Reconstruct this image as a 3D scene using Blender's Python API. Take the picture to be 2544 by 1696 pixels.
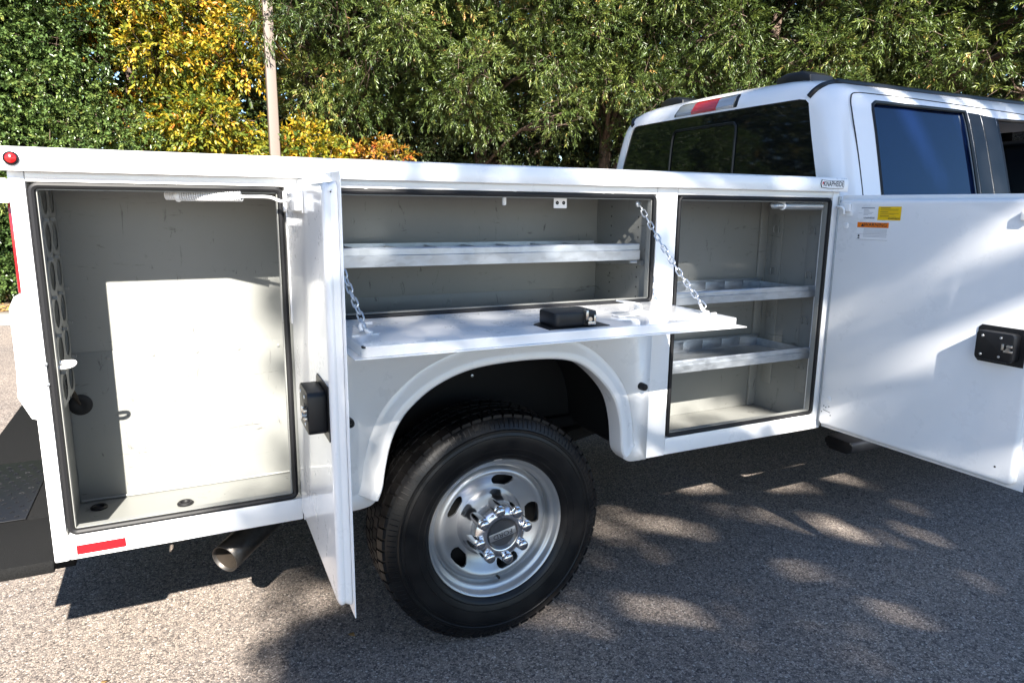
import bpy, bmesh, math
import numpy as np
from mathutils import Vector, Matrix

for o in list(bpy.data.objects):
    bpy.data.objects.remove(o)
SC = bpy.context.scene
COL = SC.collection
R = math.radians

# ------------------------------------------------------------------ camera
cam_d = bpy.data.cameras.new('camera')
cam_d.sensor_width = 36.0
cam_d.lens = 24.51
cam_d.clip_start = 0.05
cam_d.clip_end = 2000
cam = bpy.data.objects.new('camera', cam_d)
COL.objects.link(cam)
_y, _p, _r = R(25.788), R(-10.921), R(0.572)
_f = Vector((math.sin(_y)*math.cos(_p), math.cos(_y)*math.cos(_p), math.sin(_p)))
_rt = Vector((math.cos(_y), -math.sin(_y), 0))
_up = _rt.cross(_f)
_rt2 = math.cos(_r)*_rt + math.sin(_r)*_up
_up2 = -math.sin(_r)*_rt + math.cos(_r)*_up
cam.matrix_world = Matrix(((_rt2.x, _up2.x, -_f.x, 0.329), (_rt2.y, _up2.y, -_f.y, -1.954),
                           (_rt2.z, _up2.z, -_f.z, 1.481), (0, 0, 0, 1)))
SC.camera = cam

# ------------------------------------------------------------------ sky, sun, exposure
SUN = Vector((-0.26, -1.0, 0.71)).normalized()          # towards the sun
world = bpy.data.worlds.new('World')
SC.world = world
world.use_nodes = True
wn = world.node_tree
wn.nodes.clear()
sky = wn.nodes.new('ShaderNodeTexSky')
sky.sky_type = 'NISHITA'
sky.sun_disc = False
sky.sun_elevation = math.asin(SUN.z)
sky.sun_rotation = math.atan2(SUN.x, SUN.y)
sky.air_density = 1.0
sky.dust_density = 0.3
sky.ozone_density = 4.5
bg = wn.nodes.new('ShaderNodeBackground')
bg.inputs['Strength'].default_value = 0.065
wo = wn.nodes.new('ShaderNodeOutputWorld')
wn.links.new(sky.outputs[0], bg.inputs[0])
wn.links.new(bg.outputs[0], wo.inputs[0])
sun_d = bpy.data.lights.new('sun', 'SUN')
sun_d.energy = 5.0
sun_d.angle = R(0.53)
sun_d.color = (1.0, 0.94, 0.85)
sun = bpy.data.objects.new('sun', sun_d)
COL.objects.link(sun)
sun.rotation_euler = SUN.to_track_quat('Z', 'Y').to_euler()
SC.view_settings.view_transform = 'Standard'
SC.view_settings.look = 'None'
SC.view_settings.gamma = 1.0
SC.view_settings.use_curve_mapping = False
SC.view_settings.exposure = 2.2


# ------------------------------------------------------------------ materials
def mat(name, color, rough=0.5, metal=0.0, spec=0.5, coat=0.0, build=None):
    m = bpy.data.materials.new(name)
    m.use_nodes = True
    nt = m.node_tree
    b = nt.nodes['Principled BSDF']
    b.inputs['Base Color'].default_value = (*color, 1)
    b.inputs['Roughness'].default_value = rough
    b.inputs['Metallic'].default_value = metal
    b.inputs['Specular IOR Level'].default_value = spec
    b.inputs['Coat Weight'].default_value = coat
    b.inputs['Coat Roughness'].default_value = 0.06
    if build:
        build(nt, b)
    return m


def N(nt, t, **kw):
    n = nt.nodes.new(t)
    for k, v in kw.items():
        if k.startswith('i_'):
            n.inputs[k[2:]].default_value = v
        else:
            setattr(n, k, v)
    return n


def coords(nt, scale=(1, 1, 1), kind='Object'):
    tc = N(nt, 'ShaderNodeTexCoord')
    mp = N(nt, 'ShaderNodeMapping')
    mp.inputs['Scale'].default_value = scale
    nt.links.new(tc.outputs[kind], mp.inputs[0])
    return mp.outputs[0]


def ramp(nt, src, stops):
    r = N(nt, 'ShaderNodeValToRGB')
    e = r.color_ramp.elements
    while len(e) < len(stops):
        e.new(0.5)
    for i, (p, c) in enumerate(stops):
        e[i].position = p
        e[i].color = (*c, 1) if len(c) == 3 else c
    nt.links.new(src, r.inputs[0])
    return r.outputs[0]


def mixc(nt, fac, a, b, mode='MIX'):
    m = N(nt, 'ShaderNodeMix', data_type='RGBA', blend_type=mode)
    for s, v in ((0, fac), (6, a), (7, b)):
        if hasattr(v, 'is_output'):
            nt.links.new(v, m.inputs[s])
        else:
            m.inputs[s].default_value = v if s == 0 else ((*v, 1) if len(v) == 3 else v)
    return m.outputs[2]


def bump(nt, b, h, strength, dist):
    n = N(nt, 'ShaderNodeBump')
    n.inputs['Strength'].default_value = strength
    n.inputs['Distance'].default_value = dist
    nt.links.new(h, n.inputs['Height'])
    nt.links.new(n.outputs[0], b.inputs['Normal'])


def b_paint(nt, b):
    v = coords(nt)
    n = N(nt, 'ShaderNodeTexNoise', i_Scale=260.0, i_Detail=2.0)
    nt.links.new(v, n.inputs['Vector'])
    w = N(nt, 'ShaderNodeTexNoise', i_Scale=4.5, i_Detail=2.0)
    nt.links.new(v, w.inputs['Vector'])
    hh = N(nt, 'ShaderNodeMath', operation='MULTIPLY_ADD')
    nt.links.new(w.outputs[0], hh.inputs[0])
    hh.inputs[1].default_value = 3.0
    nt.links.new(n.outputs[0], hh.inputs[2])
    bump(nt, b, hh.outputs[0], 0.05, 0.0006)
    sm = N(nt, 'ShaderNodeTexNoise', i_Scale=9.0, i_Detail=8.0, i_Roughness=0.7)
    nt.links.new(v, sm.inputs['Vector'])
    nt.links.new(ramp(nt, sm.outputs[0], [(0.3, (0.25,)*3), (0.7, (0.33,)*3)]), b.inputs['Roughness'])
    n2 = N(nt, 'ShaderNodeTexNoise', i_Scale=3.0, i_Detail=6.0)
    nt.links.new(v, n2.inputs['Vector'])
    c = ramp(nt, n2.outputs[0], [(0.3, (0.815, 0.815, 0.81)), (0.7, (0.835, 0.835, 0.835))])
    sp = N(nt, 'ShaderNodeTexNoise', i_Scale=55.0, i_Detail=6.0, i_Roughness=0.8)
    nt.links.new(v, sp.inputs['Vector'])
    c = mixc(nt, ramp(nt, sp.outputs[0], [(0.68, (0, 0, 0)), (0.80, (0.07, 0.07, 0.07))]), c, (0.42, 0.39, 0.35))
    nt.links.new(c, b.inputs['Base Color'])


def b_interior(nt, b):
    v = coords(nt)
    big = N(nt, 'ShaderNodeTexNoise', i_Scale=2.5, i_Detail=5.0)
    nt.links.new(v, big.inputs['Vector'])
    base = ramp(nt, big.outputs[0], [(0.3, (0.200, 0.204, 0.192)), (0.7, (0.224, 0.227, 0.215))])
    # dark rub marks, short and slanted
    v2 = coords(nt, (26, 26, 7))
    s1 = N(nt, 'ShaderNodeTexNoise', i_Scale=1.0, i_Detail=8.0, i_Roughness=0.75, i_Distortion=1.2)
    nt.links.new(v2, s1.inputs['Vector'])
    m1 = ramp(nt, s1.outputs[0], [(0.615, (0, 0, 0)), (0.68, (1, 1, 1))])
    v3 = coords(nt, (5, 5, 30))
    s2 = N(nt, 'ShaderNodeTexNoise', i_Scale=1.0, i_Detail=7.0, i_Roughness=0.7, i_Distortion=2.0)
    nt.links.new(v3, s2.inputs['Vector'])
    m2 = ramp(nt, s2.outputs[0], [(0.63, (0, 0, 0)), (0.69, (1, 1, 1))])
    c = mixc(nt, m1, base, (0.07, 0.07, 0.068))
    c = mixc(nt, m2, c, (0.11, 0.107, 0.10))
    nt.links.new(c, b.inputs['Base Color'])
    f = N(nt, 'ShaderNodeTexNoise', i_Scale=300.0, i_Detail=1.0)
    nt.links.new(v, f.inputs['Vector'])
    bump(nt, b, f.outputs[0], 0.12, 0.001)


def b_galv(nt, b):
    v = coords(nt, (30, 60, 60))
    vo = N(nt, 'ShaderNodeTexVoronoi', i_Scale=1.2)
    nt.links.new(v, vo.inputs['Vector'])
    n = N(nt, 'ShaderNodeTexNoise', i_Scale=0.6, i_Detail=6.0)
    nt.links.new(v, n.inputs['Vector'])
    bw = N(nt, 'ShaderNodeRGBToBW')
    nt.links.new(vo.outputs['Color'], bw.inputs[0])
    mx = N(nt, 'ShaderNodeMath', operation='MULTIPLY_ADD')
    nt.links.new(bw.outputs[0], mx.inputs[0])
    mx.inputs[1].default_value = 0.35
    nt.links.new(n.outputs[0], mx.inputs[2])
    nt.links.new(ramp(nt, mx.outputs[0], [(0.35, (0.34, 0.365, 0.39)), (0.9, (0.47, 0.50, 0.53))]), b.inputs['Base Color'])
    nt.links.new(ramp(nt, mx.outputs[0], [(0.3, (0.32,)*3), (0.9, (0.5,)*3)]), b.inputs['Roughness'])


def b_asphalt(nt, b):
    v = coords(nt)
    warp = N(nt, 'ShaderNodeTexNoise', i_Scale=90.0, i_Detail=2.0)
    nt.links.new(v, warp.inputs['Vector'])
    va = N(nt, 'ShaderNodeVectorMath', operation='MULTIPLY_ADD')
    nt.links.new(warp.outputs['Color'], va.inputs[0])
    va.inputs[1].default_value = (0.004, 0.004, 0.0)
    nt.links.new(v, va.inputs[2])
    vo = N(nt, 'ShaderNodeTexVoronoi', i_Scale=150.0, i_Randomness=1.0)
    nt.links.new(va.outputs[0], vo.inputs['Vector'])
    ed = N(nt, 'ShaderNodeTexVoronoi', feature='DISTANCE_TO_EDGE', i_Scale=150.0, i_Randomness=1.0)
    nt.links.new(va.outputs[0], ed.inputs['Vector'])
    sep = N(nt, 'ShaderNodeSeparateColor')
    nt.links.new(vo.outputs['Color'], sep.inputs[0])
    stone = ramp(nt, sep.outputs[0], [(0.0, (0.060, 0.052, 0.050)), (0.22, (0.170, 0.146, 0.132)), (0.5, (0.268, 0.226, 0.196)),
                                      (0.76, (0.338, 0.282, 0.238)), (0.92, (0.41, 0.355, 0.31)), (1.0, (0.52, 0.475, 0.43))])
    gap = ramp(nt, ed.outputs[0], [(0.015, (1, 1, 1)), (0.10, (0, 0, 0))])
    c = mixc(nt, gap, stone, (0.060, 0.053, 0.050))
    # wear in broad patches and finer dust
    pn = N(nt, 'ShaderNodeTexNoise', i_Scale=1.1, i_Detail=6.0, i_Roughness=0.6)
    nt.links.new(v, pn.inputs['Vector'])
    c = mixc(nt, 1.0, c, ramp(nt, pn.outputs[0], [(0.3, (0.84, 0.84, 0.85)), (0.7, (1.16, 1.13, 1.08))]), 'MULTIPLY')
    dn = N(nt, 'ShaderNodeTexNoise', i_Scale=22.0, i_Detail=5.0, i_Roughness=0.65)
    nt.links.new(v, dn.inputs['Vector'])
    dm = ramp(nt, dn.outputs[0], [(0.45, (0.0,)*3), (0.75, (0.45,)*3)])
    c = mixc(nt, dm, c, (0.27, 0.235, 0.21))
    nt.links.new(c, b.inputs['Base Color'])
    h = ramp(nt, ed.outputs[0], [(0.0, (0, 0, 0)), (0.22, (1, 1, 1))])
    hm = mixc(nt, 0.35, h, sep.outputs[1])
    bump(nt, b, hm, 0.42, 0.004)


def b_tread(nt, b):
    v = coords(nt)
    n = N(nt, 'ShaderNodeTexNoise', i_Scale=420.0, i_Detail=2.0)
    nt.links.new(v, n.inputs['Vector'])
    nt.links.new(ramp(nt, n.outputs[0], [(0.35, (0.0025,)*3), (0.68, (0.013,)*3)]), b.inputs['Base Color'])
    bump(nt, b, n.outputs[0], 0.8, 0.002)


def b_tyre(nt, b):
    v = coords(nt)
    n = N(nt, 'ShaderNodeTexNoise', i_Scale=14.0, i_Detail=6.0)
    nt.links.new(v, n.inputs['Vector'])
    nt.links.new(ramp(nt, n.outputs[0], [(0.35, (0.0035, 0.0035, 0.004)), (0.75, (0.008, 0.0075, 0.0075))]), b.inputs['Base Color'])
    nt.links.new(ramp(nt, n.outputs[0], [(0.3, (0.30,)*3), (0.7, (0.46,)*3)]), b.inputs['Roughness'])


def b_rim(nt, b):
    v = coords(nt)
    n = N(nt, 'ShaderNodeTexNoise', i_Scale=900.0, i_Detail=1.0)
    nt.links.new(v, n.inputs['Vector'])
    nt.links.new(ramp(nt, n.outputs[0], [(0.3, (0.36, 0.37, 0.38)), (0.7, (0.44, 0.45, 0.46))]), b.inputs['Base Color'])


def b_pipe(nt, b):
    v = coords(nt, (3, 3, 3))
    n = N(nt, 'ShaderNodeTexNoise', i_Scale=6.0, i_Detail=8.0, i_Roughness=0.7)
    nt.links.new(v, n.inputs['Vector'])
    nt.links.new(ramp(nt, n.outputs[0], [(0.3, (0.050, 0.043, 0.036)), (0.55, (0.095, 0.088, 0.082)), (0.75, (0.075, 0.060, 0.046))]), b.inputs['Base Color'])


def b_verge(nt, b):
    v = coords(nt)
    n = N(nt, 'ShaderNodeTexNoise', i_Scale=7.0, i_Detail=9.0, i_Roughness=0.7)
    nt.links.new(v, n.inputs['Vector'])
    nt.links.new(ramp(nt, n.outputs[0], [(0.3, (0.05, 0.04, 0.025)), (0.5, (0.13, 0.085, 0.045)), (0.7, (0.24, 0.16, 0.09))]), b.inputs['Base Color'])
    bump(nt, b, n.outputs[0], 0.8, 0.04)


def b_concrete(nt, b):
    v = coords(nt)
    n = N(nt, 'ShaderNodeTexNoise', i_Scale=9.0, i_Detail=9.0, i_Roughness=0.7)
    nt.links.new(v, n.inputs['Vector'])
    nt.links.new(ramp(nt, n.outputs[0], [(0.3, (0.13, 0.122, 0.11)), (0.7, (0.20, 0.19, 0.172))]), b.inputs['Base Color'])
    bump(nt, b, n.outputs[0], 0.3, 0.01)


def b_bark(nt, b):
    v = coords(nt, (14, 14, 3))
    n = N(nt, 'ShaderNodeTexNoise', i_Scale=2.0, i_Detail=8.0, i_Roughness=0.7)
    nt.links.new(v, n.inputs['Vector'])
    nt.links.new(ramp(nt, n.outputs[0], [(0.3, (0.035, 0.024, 0.018)), (0.7, (0.17, 0.115, 0.085))]), b.inputs['Base Color'])
    bump(nt, b, n.outputs[0], 0.9, 0.02)


def clear_glass(name):
    m = bpy.data.materials.new(name)
    m.use_nodes = True
    nt = m.node_tree
    tr = N(nt, 'ShaderNodeBsdfTransparent')
    tr.inputs[0].default_value = (0.80, 0.86, 0.83, 1)
    gl = N(nt, 'ShaderNodeBsdfGlossy')
    gl.inputs['Roughness'].default_value = 0.01
    fz = N(nt, 'ShaderNodeFresnel')
    fz.inputs[0].default_value = 1.45
    mx = N(nt, 'ShaderNodeMixShader')
    nt.links.new(fz.outputs[0], mx.inputs[0])
    nt.links.new(tr.outputs[0], mx.inputs[1])
    nt.links.new(gl.outputs[0], mx.inputs[2])
    nt.links.new(mx.outputs[0], nt.nodes['Material Output'].inputs[0])
    return m


def leaf_mat(name, stops, rough, trans):
    """one leaf: colour by the leaf's own tint, light passes through a little"""
    m = bpy.data.materials.new(name)
    m.use_nodes = True
    nt = m.node_tree
    b = nt.nodes['Principled BSDF']
    b.inputs['Roughness'].default_value = rough
    b.inputs['Specular IOR Level'].default_value = 0.5
    at = N(nt, 'ShaderNodeAttribute', attribute_name='tint')
    c = ramp(nt, at.outputs['Fac'], stops)
    nt.links.new(c, b.inputs['Base Color'])
    tr = N(nt, 'ShaderNodeBsdfTranslucent')
    hs = mixc(nt, 1.0, c, (1.25, 1.3, 0.7), 'MULTIPLY')
    nt.links.new(hs, tr.inputs[0])
    mx = N(nt, 'ShaderNodeMixShader')
    mx.inputs[0].default_value = trans
    nt.links.new(b.outputs[0], mx.inputs[1])
    nt.links.new(tr.outputs[0], mx.inputs[2])
    nt.links.new(mx.outputs[0], nt.nodes['Material Output'].inputs[0])
    return m


M = {
    'paint': mat('white_paint', (0.82, 0.82, 0.82), 0.28, coat=0.6, build=b_paint),
    'paint_gloss': mat('cab_white_paint', (0.84, 0.84, 0.85), 0.22, coat=0.8),
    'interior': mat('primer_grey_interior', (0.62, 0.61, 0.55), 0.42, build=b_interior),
    'rubber': mat('black_rubber', (0.009, 0.009, 0.010), 0.5, spec=0.3),
    'plastic': mat('black_plastic', (0.006, 0.0065, 0.008), 0.42, spec=0.4),
    'trim': mat('black_trim', (0.007, 0.008, 0.010), 0.32, spec=0.4),
    'gap': mat('dark_gap', (0.02, 0.02, 0.02), 0.9),
    'galv': mat('galvanised_steel', (0.62, 0.64, 0.66), 0.4, 0.85, build=b_galv),
    'zinc': mat('zinc_chain', (0.66, 0.69, 0.72), 0.3, 0.9),
    'steel': mat('latch_steel', (0.55, 0.52, 0.48), 0.28, 1.0),
    'chrome': mat('chrome', (0.80, 0.80, 0.82), 0.07, 1.0),
    'nutchrome': mat('nut_cover_chrome', (0.62, 0.62, 0.64), 0.13, 1.0),
    'satinchrome': mat('satin_chrome', (0.72, 0.72, 0.74), 0.20, 1.0),
    'rim': mat('silver_wheel_paint', (0.58, 0.59, 0.60), 0.33, 0.75, coat=0.25, build=b_rim),
    'capgrey': mat('grey_cap_insert', (0.10, 0.10, 0.105), 0.35, 0.6),
    'barsilver': mat('brushed_bar', (0.55, 0.55, 0.56), 0.35, 0.9),
    'tyre': mat('tyre_rubber', (0.015, 0.015, 0.016), 0.5, spec=0.3, build=b_tyre),
    'liner': mat('spray_liner', (0.02, 0.02, 0.02), 0.8, spec=0.15, build=b_tread),
    'chassis': mat('chassis_black', (0.006, 0.006, 0.006), 0.75, spec=0.25),
    'pipe': mat('exhaust_steel', (0.36, 0.34, 0.31), 0.42, 0.8, build=b_pipe),
    'soot': mat('exhaust_soot', (0.030, 0.022, 0.015), 0.9),
    'redlens': mat('red_lens', (0.22, 0.004, 0.008), 0.12, coat=0.6),
    'redlens2': mat('red_lens_core', (0.42, 0.008, 0.008), 0.2, coat=0.6),
    'clearlens': mat('clear_lens', (0.42, 0.42, 0.41), 0.15, 0.5, coat=0.8),
    'redtape': mat('red_reflective_tape', (0.175, 0.004, 0.008), 0.35),
    'darkglass': mat('tinted_glass', (0.003, 0.004, 0.005), 0.045, spec=0.65, coat=0.0),
    'skyglass': mat('painted_sky_glass', (0.002, 0.006, 0.028), 0.02, spec=0.7, build=lambda nt, b: setattr(b.inputs['Specular Tint'], 'default_value', (0.35, 0.72, 1.0, 1))),  # blue of the reflected sky is put into glass colour and specular tint
    'stickerwhite': mat('sticker_white', (0.80, 0.80, 0.80), 0.45),
    'stickeryellow': mat('sticker_yellow', (0.80, 0.50, 0.0), 0.45),
    'stickerorange': mat('sticker_orange', (0.80, 0.18, 0.0), 0.45),
    'ink': mat('ink', (0.02, 0.02, 0.025), 0.5),
    'inkgrey': mat('ink_grey', (0.25, 0.26, 0.28), 0.5),
    'inkred': mat('ink_red', (0.6, 0.02, 0.02), 0.5),
    'pole': mat('beige_pole_paint', (0.135, 0.107, 0.089), 0.5),
    'asphalt': mat('asphalt', (0.15, 0.14, 0.13), 0.85, spec=0.3, build=b_asphalt),
    'verge': mat('leafy_soil', (0.12, 0.09, 0.05), 0.95, build=b_verge),
    'concrete': mat('kerb_concrete', (0.34, 0.33, 0.30), 0.85, build=b_concrete),
    'bark': mat('bark', (0.10, 0.07, 0.05), 0.9, build=b_bark),
    'seat': mat('seat_cloth', (0.05, 0.05, 0.055), 0.9),
}
M['clearglass'] = clear_glass('windscreen_glass')
M['holly'] = leaf_mat('evergreen_leaf', [(0, (0.030, 0.058, 0.018)), (0.5, (0.072, 0.118, 0.032)), (0.85, (0.135, 0.180, 0.048)), (1, (0.22, 0.23, 0.06))], 0.30, 0.14)
M['oak'] = leaf_mat('narrow_oak_leaf', [(0, (0.028, 0.050, 0.015)), (0.45, (0.070, 0.105, 0.026)), (0.8, (0.140, 0.172, 0.040)), (0.965, (0.22, 0.22, 0.06)), (1, (0.40, 0.23, 0.085))], 0.36, 0.22)
M['yellow'] = leaf_mat('autumn_yellow_leaf', [(0, (0.06, 0.10, 0.018)), (0.3, (0.16, 0.18, 0.02)), (0.55, (0.40, 0.29, 0.022)), (0.8, (0.47, 0.24, 0.025)), (1, (0.42, 0.13, 0.022))], 0.45, 0.32)
M['orange'] = leaf_mat('autumn_orange_leaf', [(0, (0.06, 0.09, 0.018)), (0.35, (0.24, 0.18, 0.02)), (0.6, (0.36, 0.16, 0.022)), (1, (0.32, 0.075, 0.02))], 0.45, 0.3)
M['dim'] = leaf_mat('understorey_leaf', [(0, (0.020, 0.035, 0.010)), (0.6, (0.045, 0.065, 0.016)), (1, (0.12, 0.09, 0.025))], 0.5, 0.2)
M['pine'] = leaf_mat('pine_needle', [(0, (0.06, 0.085, 0.02)), (1, (0.15, 0.17, 0.045))], 0.45, 0.2)
M['litter'] = leaf_mat('dry_leaf', [(0, (0.16, 0.09, 0.04)), (0.5, (0.32, 0.19, 0.08)), (1, (0.42, 0.24, 0.06))], 0.7, 0.1)


# ------------------------------------------------------------------ mesh helpers
def link(name, me, m, parent=None, angle=35):
    if m is not None:
        me.materials.append(M[m] if isinstance(m, str) else m)
    if angle:
        me.polygons.foreach_set('use_smooth', np.ones(len(me.polygons), dtype=bool))
        me.set_sharp_from_angle(angle=R(angle))
    o = bpy.data.objects.new(name, me)
    COL.objects.link(o)
    if parent is not None:
        o.parent = parent
    return o


class MB:
    """collects pieces of one part"""
    def __init__(s):
        s.bm = bmesh.new()

    def box(s, x0, x1, y0, y1, z0, z1, bev=0.0, seg=2):
        r = bmesh.ops.create_cube(s.bm, size=1.0)
        for v in r['verts']:
            v.co = Vector(((x0+x1)/2+v.co.x*(x1-x0), (y0+y1)/2+v.co.y*(y1-y0), (z0+z1)/2+v.co.z*(z1-z0)))
        if bev > 0:
            es = list({e for v in r['verts'] for e in v.link_edges})
            bmesh.ops.bevel(s.bm, geom=es, offset=bev, segments=seg, profile=0.5, affect='EDGES')
        return s

    def faces(s, verts, faces):
        vs = [s.bm.verts.new(v) for v in verts]
        for f in faces:
            try:
                s.bm.faces.new([vs[i] for i in f])
            except ValueError:
                pass
        return s

    def prism(s, poly, axis, a, b, bev=0.0):
        """extrude a 2-D polygon along an axis (x: poly is y,z; y: poly is x,z; z: poly is x,y)"""
        def P(p, t):
            return {'x': (t, p[0], p[1]), 'y': (p[0], t, p[1]), 'z': (p[0], p[1], t)}[axis]
        n = len(poly)
        vs = [P(p, a) for p in poly]+[P(p, b) for p in poly]
        bv = [s.bm.verts.new(v) for v in vs]
        fs = [s.bm.faces.new(bv[:n][::-1]), s.bm.faces.new(bv[n:])]
        for i in range(n):
            fs.append(s.bm.faces.new([bv[i], bv[(i+1) % n], bv[n+(i+1) % n], bv[n+i]]))
        if bev > 0:
            es = list(fs[0].edges)+list(fs[1].edges)
            bmesh.ops.bevel(s.bm, geom=es, offset=bev, segments=2, profile=0.5, affect='EDGES')
        return s

    def tube(s, pts, rad, n=8, closed=False, caps=True):
        pts = [Vector(p) for p in pts]
        m = len(pts)
        rads = rad if hasattr(rad, '__len__') else [rad]*m
        prev = None
        rings = []
        for i in range(m):
            if closed:
                t = pts[(i+1) % m]-pts[i-1]
            else:
                t = pts[min(i+1, m-1)]-pts[max(i-1, 0)]
            t.normalize()
            if prev is None:
                a = Vector((0, 0, 1)) if abs(t.z) < 0.9 else Vector((1, 0, 0))
                u = t.cross(a).normalized()
            else:
                u = (prev-t*prev.dot(t)).normalized()
            prev = u
            w = t.cross(u)
            rings.append([s.bm.verts.new(pts[i]+rads[i]*(math.cos(2*math.pi*k/n)*u+math.sin(2*math.pi*k/n)*w)) for k in range(n)])
        for i in range(m if closed else m-1):
            a, b = rings[i], rings[(i+1) % m]
            sh = 0
            if closed and i == m-1:
                sh = min(range(n), key=lambda q: (a[0].co-b[q].co).length)
            for k in range(n):
                s.bm.faces.new([a[k], a[(k+1) % n], b[(k+1+sh) % n], b[(k+sh) % n]])
        if caps and not closed:
            s.bm.faces.new(rings[0][::-1])
            s.bm.faces.new(rings[-1])
        return s

    def lathe(s, prof, n=64, center=(0, 0, 0), axis='y', close=False):
        """prof: (radius, along). axis y: along = y"""
        rings = []
        for r, a in prof:
            ring = []
            for k in range(n):
                t = 2*math.pi*k/n
                p = {'y': (r*math.cos(t), a, r*math.sin(t)), 'z': (r*math.cos(t), r*math.sin(t), a), 'x': (a, r*math.cos(t), r*math.sin(t))}[axis]
                ring.append(s.bm.verts.new(Vector(p)+Vector(center)))
            rings.append(ring)
        for i in range(len(rings)-1):
            for k in range(n):
                s.bm.faces.new([rings[i][k], rings[i][(k+1) % n], rings[i+1][(k+1) % n], rings[i+1][k]])
        if close:
            s.bm.faces.new(rings[0][::-1])
            s.bm.faces.new(rings[-1])
        return s

    def mesh(s, name, tri=False):
        bmesh.ops.recalc_face_normals(s.bm, faces=s.bm.faces[:])
        if tri:
            bmesh.ops.triangulate(s.bm, faces=s.bm.faces[:])
        me = bpy.data.meshes.new(name)
        s.bm.to_mesh(me)
        s.bm.free()
        return me

    def build(s, name, m, parent=None, angle=35, tri=False):
        return link(name, s.mesh(name, tri), m, parent, angle)


def rrect(x0, x1, z0, z1, r, n=5):
    r = r if hasattr(r, '__len__') else [r]*4      # bl, br, tr, tl
    out = []
    for (cx, cz, a0, rr) in ((x0+r[0], z0+r[0], 180, r[0]), (x1-r[1], z0+r[1], 270, r[1]), (x1-r[2], z1-r[2], 0, r[2]), (x0+r[3], z1-r[3], 90, r[3])):
        for k in range(n+1):
            a = R(a0+90*k/n)
            out.append((cx+rr*math.cos(a), cz+rr*math.sin(a)))
    return out


def smooth(pts, n):
    """Catmull-Rom through points"""
    P = [np.array(p, float) for p in pts]
    P = [2*P[0]-P[1]]+P+[2*P[-1]-P[-2]]
    out = []
    for i in range(1, len(P)-2):
        for k in range(n):
            t = k/n
            out.append(tuple(0.5*(2*P[i]+(P[i+1]-P[i-1])*t+(2*P[i-1]-5*P[i]+4*P[i+1]-P[i+2])*t*t+(3*P[i]-P[i-1]-3*P[i+1]+P[i+2])*t**3)))
    out.append(tuple(P[-2]))
    return out


def empty(name, loc=(0, 0, 0), parent=None):
    o = bpy.data.objects.new(name, None)
    COL.objects.link(o)
    o.location = loc
    o.parent = parent
    return o


def tag(o, label=None, cat=None, group=None, kind=None):
    for k, v in (('label', label), ('category', cat), ('group', group), ('kind', kind)):
        if v:
            o[k] = v
    return o


def text_mesh(body, size, ext=0.0, bold=0.0):
    c = bpy.data.curves.new('t', 'FONT')
    c.body = body
    c.size = size
    c.extrude = ext
    c.offset = bold
    c.align_x = 'CENTER'
    c.align_y = 'CENTER'
    c.resolution_u = 3
    o = bpy.data.objects.new('t', c)
    COL.objects.link(o)
    dg = bpy.context.evaluated_depsgraph_get()
    me = bpy.data.meshes.new_from_object(o.evaluated_get(dg), depsgraph=dg)
    bpy.data.objects.remove(o)
    me.materials.clear()
    return me


def cut(obj, cutters):
    """real openings: subtract the closed cutter meshes"""
    for c in cutters:
        md = obj.modifiers.new('cut', 'BOOLEAN')
        md.operation = 'DIFFERENCE'
        md.solver = 'EXACT'
        md.object = c
    bpy.context.view_layer.update()
    dg = bpy.context.evaluated_depsgraph_get()
    me = bpy.data.meshes.new_from_object(obj.evaluated_get(dg), depsgraph=dg)
    obj.modifiers.clear()
    obj.data = me
    for c in cutters:
        bpy.data.objects.remove(c)
    me.polygons.foreach_set('use_smooth', np.ones(len(me.polygons), dtype=bool))
    me.set_sharp_from_angle(angle=R(35))
    return obj


def copy_tree(o, parent=None):
    c = o.copy()
    COL.objects.link(c)
    c.parent = parent
    for ch in o.children:
        copy_tree(ch, c)
    return c


# ------------------------------------------------------------------ the setting
lot = MB().faces([(-600, -600, 0), (600, -600, 0), (600, 600, 0), (-600, 600, 0)], [(0, 1, 2, 3)]).build('parking_lot_asphalt', 'asphalt', angle=0)
tag(lot, 'weathered grey asphalt of the parking lot', kind='structure')

EDGE = smooth([(-70, 8.2), (-30, 8.2), (-6, 8.2), (2, 8.15), (5.2, 7.2), (7.6, 5.3), (9.2, 2.8), (10.6, 0.2), (14, -2.2), (30, -6), (70, -10)], 8)


def offset(poly, d):
    out = []
    for i, p in enumerate(poly):
        a = np.array(poly[max(i-1, 0)])
        b = np.array(poly[min(i+1, len(poly)-1)])
        t = (b-a)/np.linalg.norm(b-a)
        out.append((p[0]-t[1]*d, p[1]+t[0]*d))
    return out


kb = MB()
lines = [(offset(EDGE, 0), 0.004), (offset(EDGE, 0.015), 0.13), (offset(EDGE, 0.03), 0.145), (offset(EDGE, 0.16), 0.15)]
vs = [(p[0], p[1], z) for ln, z in lines for p in ln]
n_e = len(EDGE)
kb.faces(vs, [(r*n_e+i, r*n_e+i+1, (r+1)*n_e+i+1, (r+1)*n_e+i) for r in range(3) for i in range(n_e-1)])
tag(kb.build('kerb', 'concrete'), 'pale concrete kerb along the edge of the lot', kind='structure')
vb = MB()
inner = offset(EDGE, 0.157)
vs = [(p[0], p[1], 0.146) for p in inner]+[(p[0]+(p[0]-4)*6, p[1]+160, 0.5) for p in inner]
vb.faces(vs, [(i, i+1, n_e+i+1, n_e+i) for i in range(n_e-1)])
tag(vb.build('verge_ground', 'verge', angle=0), 'brown leaf covered soil beyond the kerb', kind='structure')

# ------------------------------------------------------------------ the truck
truck = empty('utility_truck', (0, 0, 0))
tag(truck, 'white utility truck with open tool compartments along its service body', 'truck')
T = truck

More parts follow.
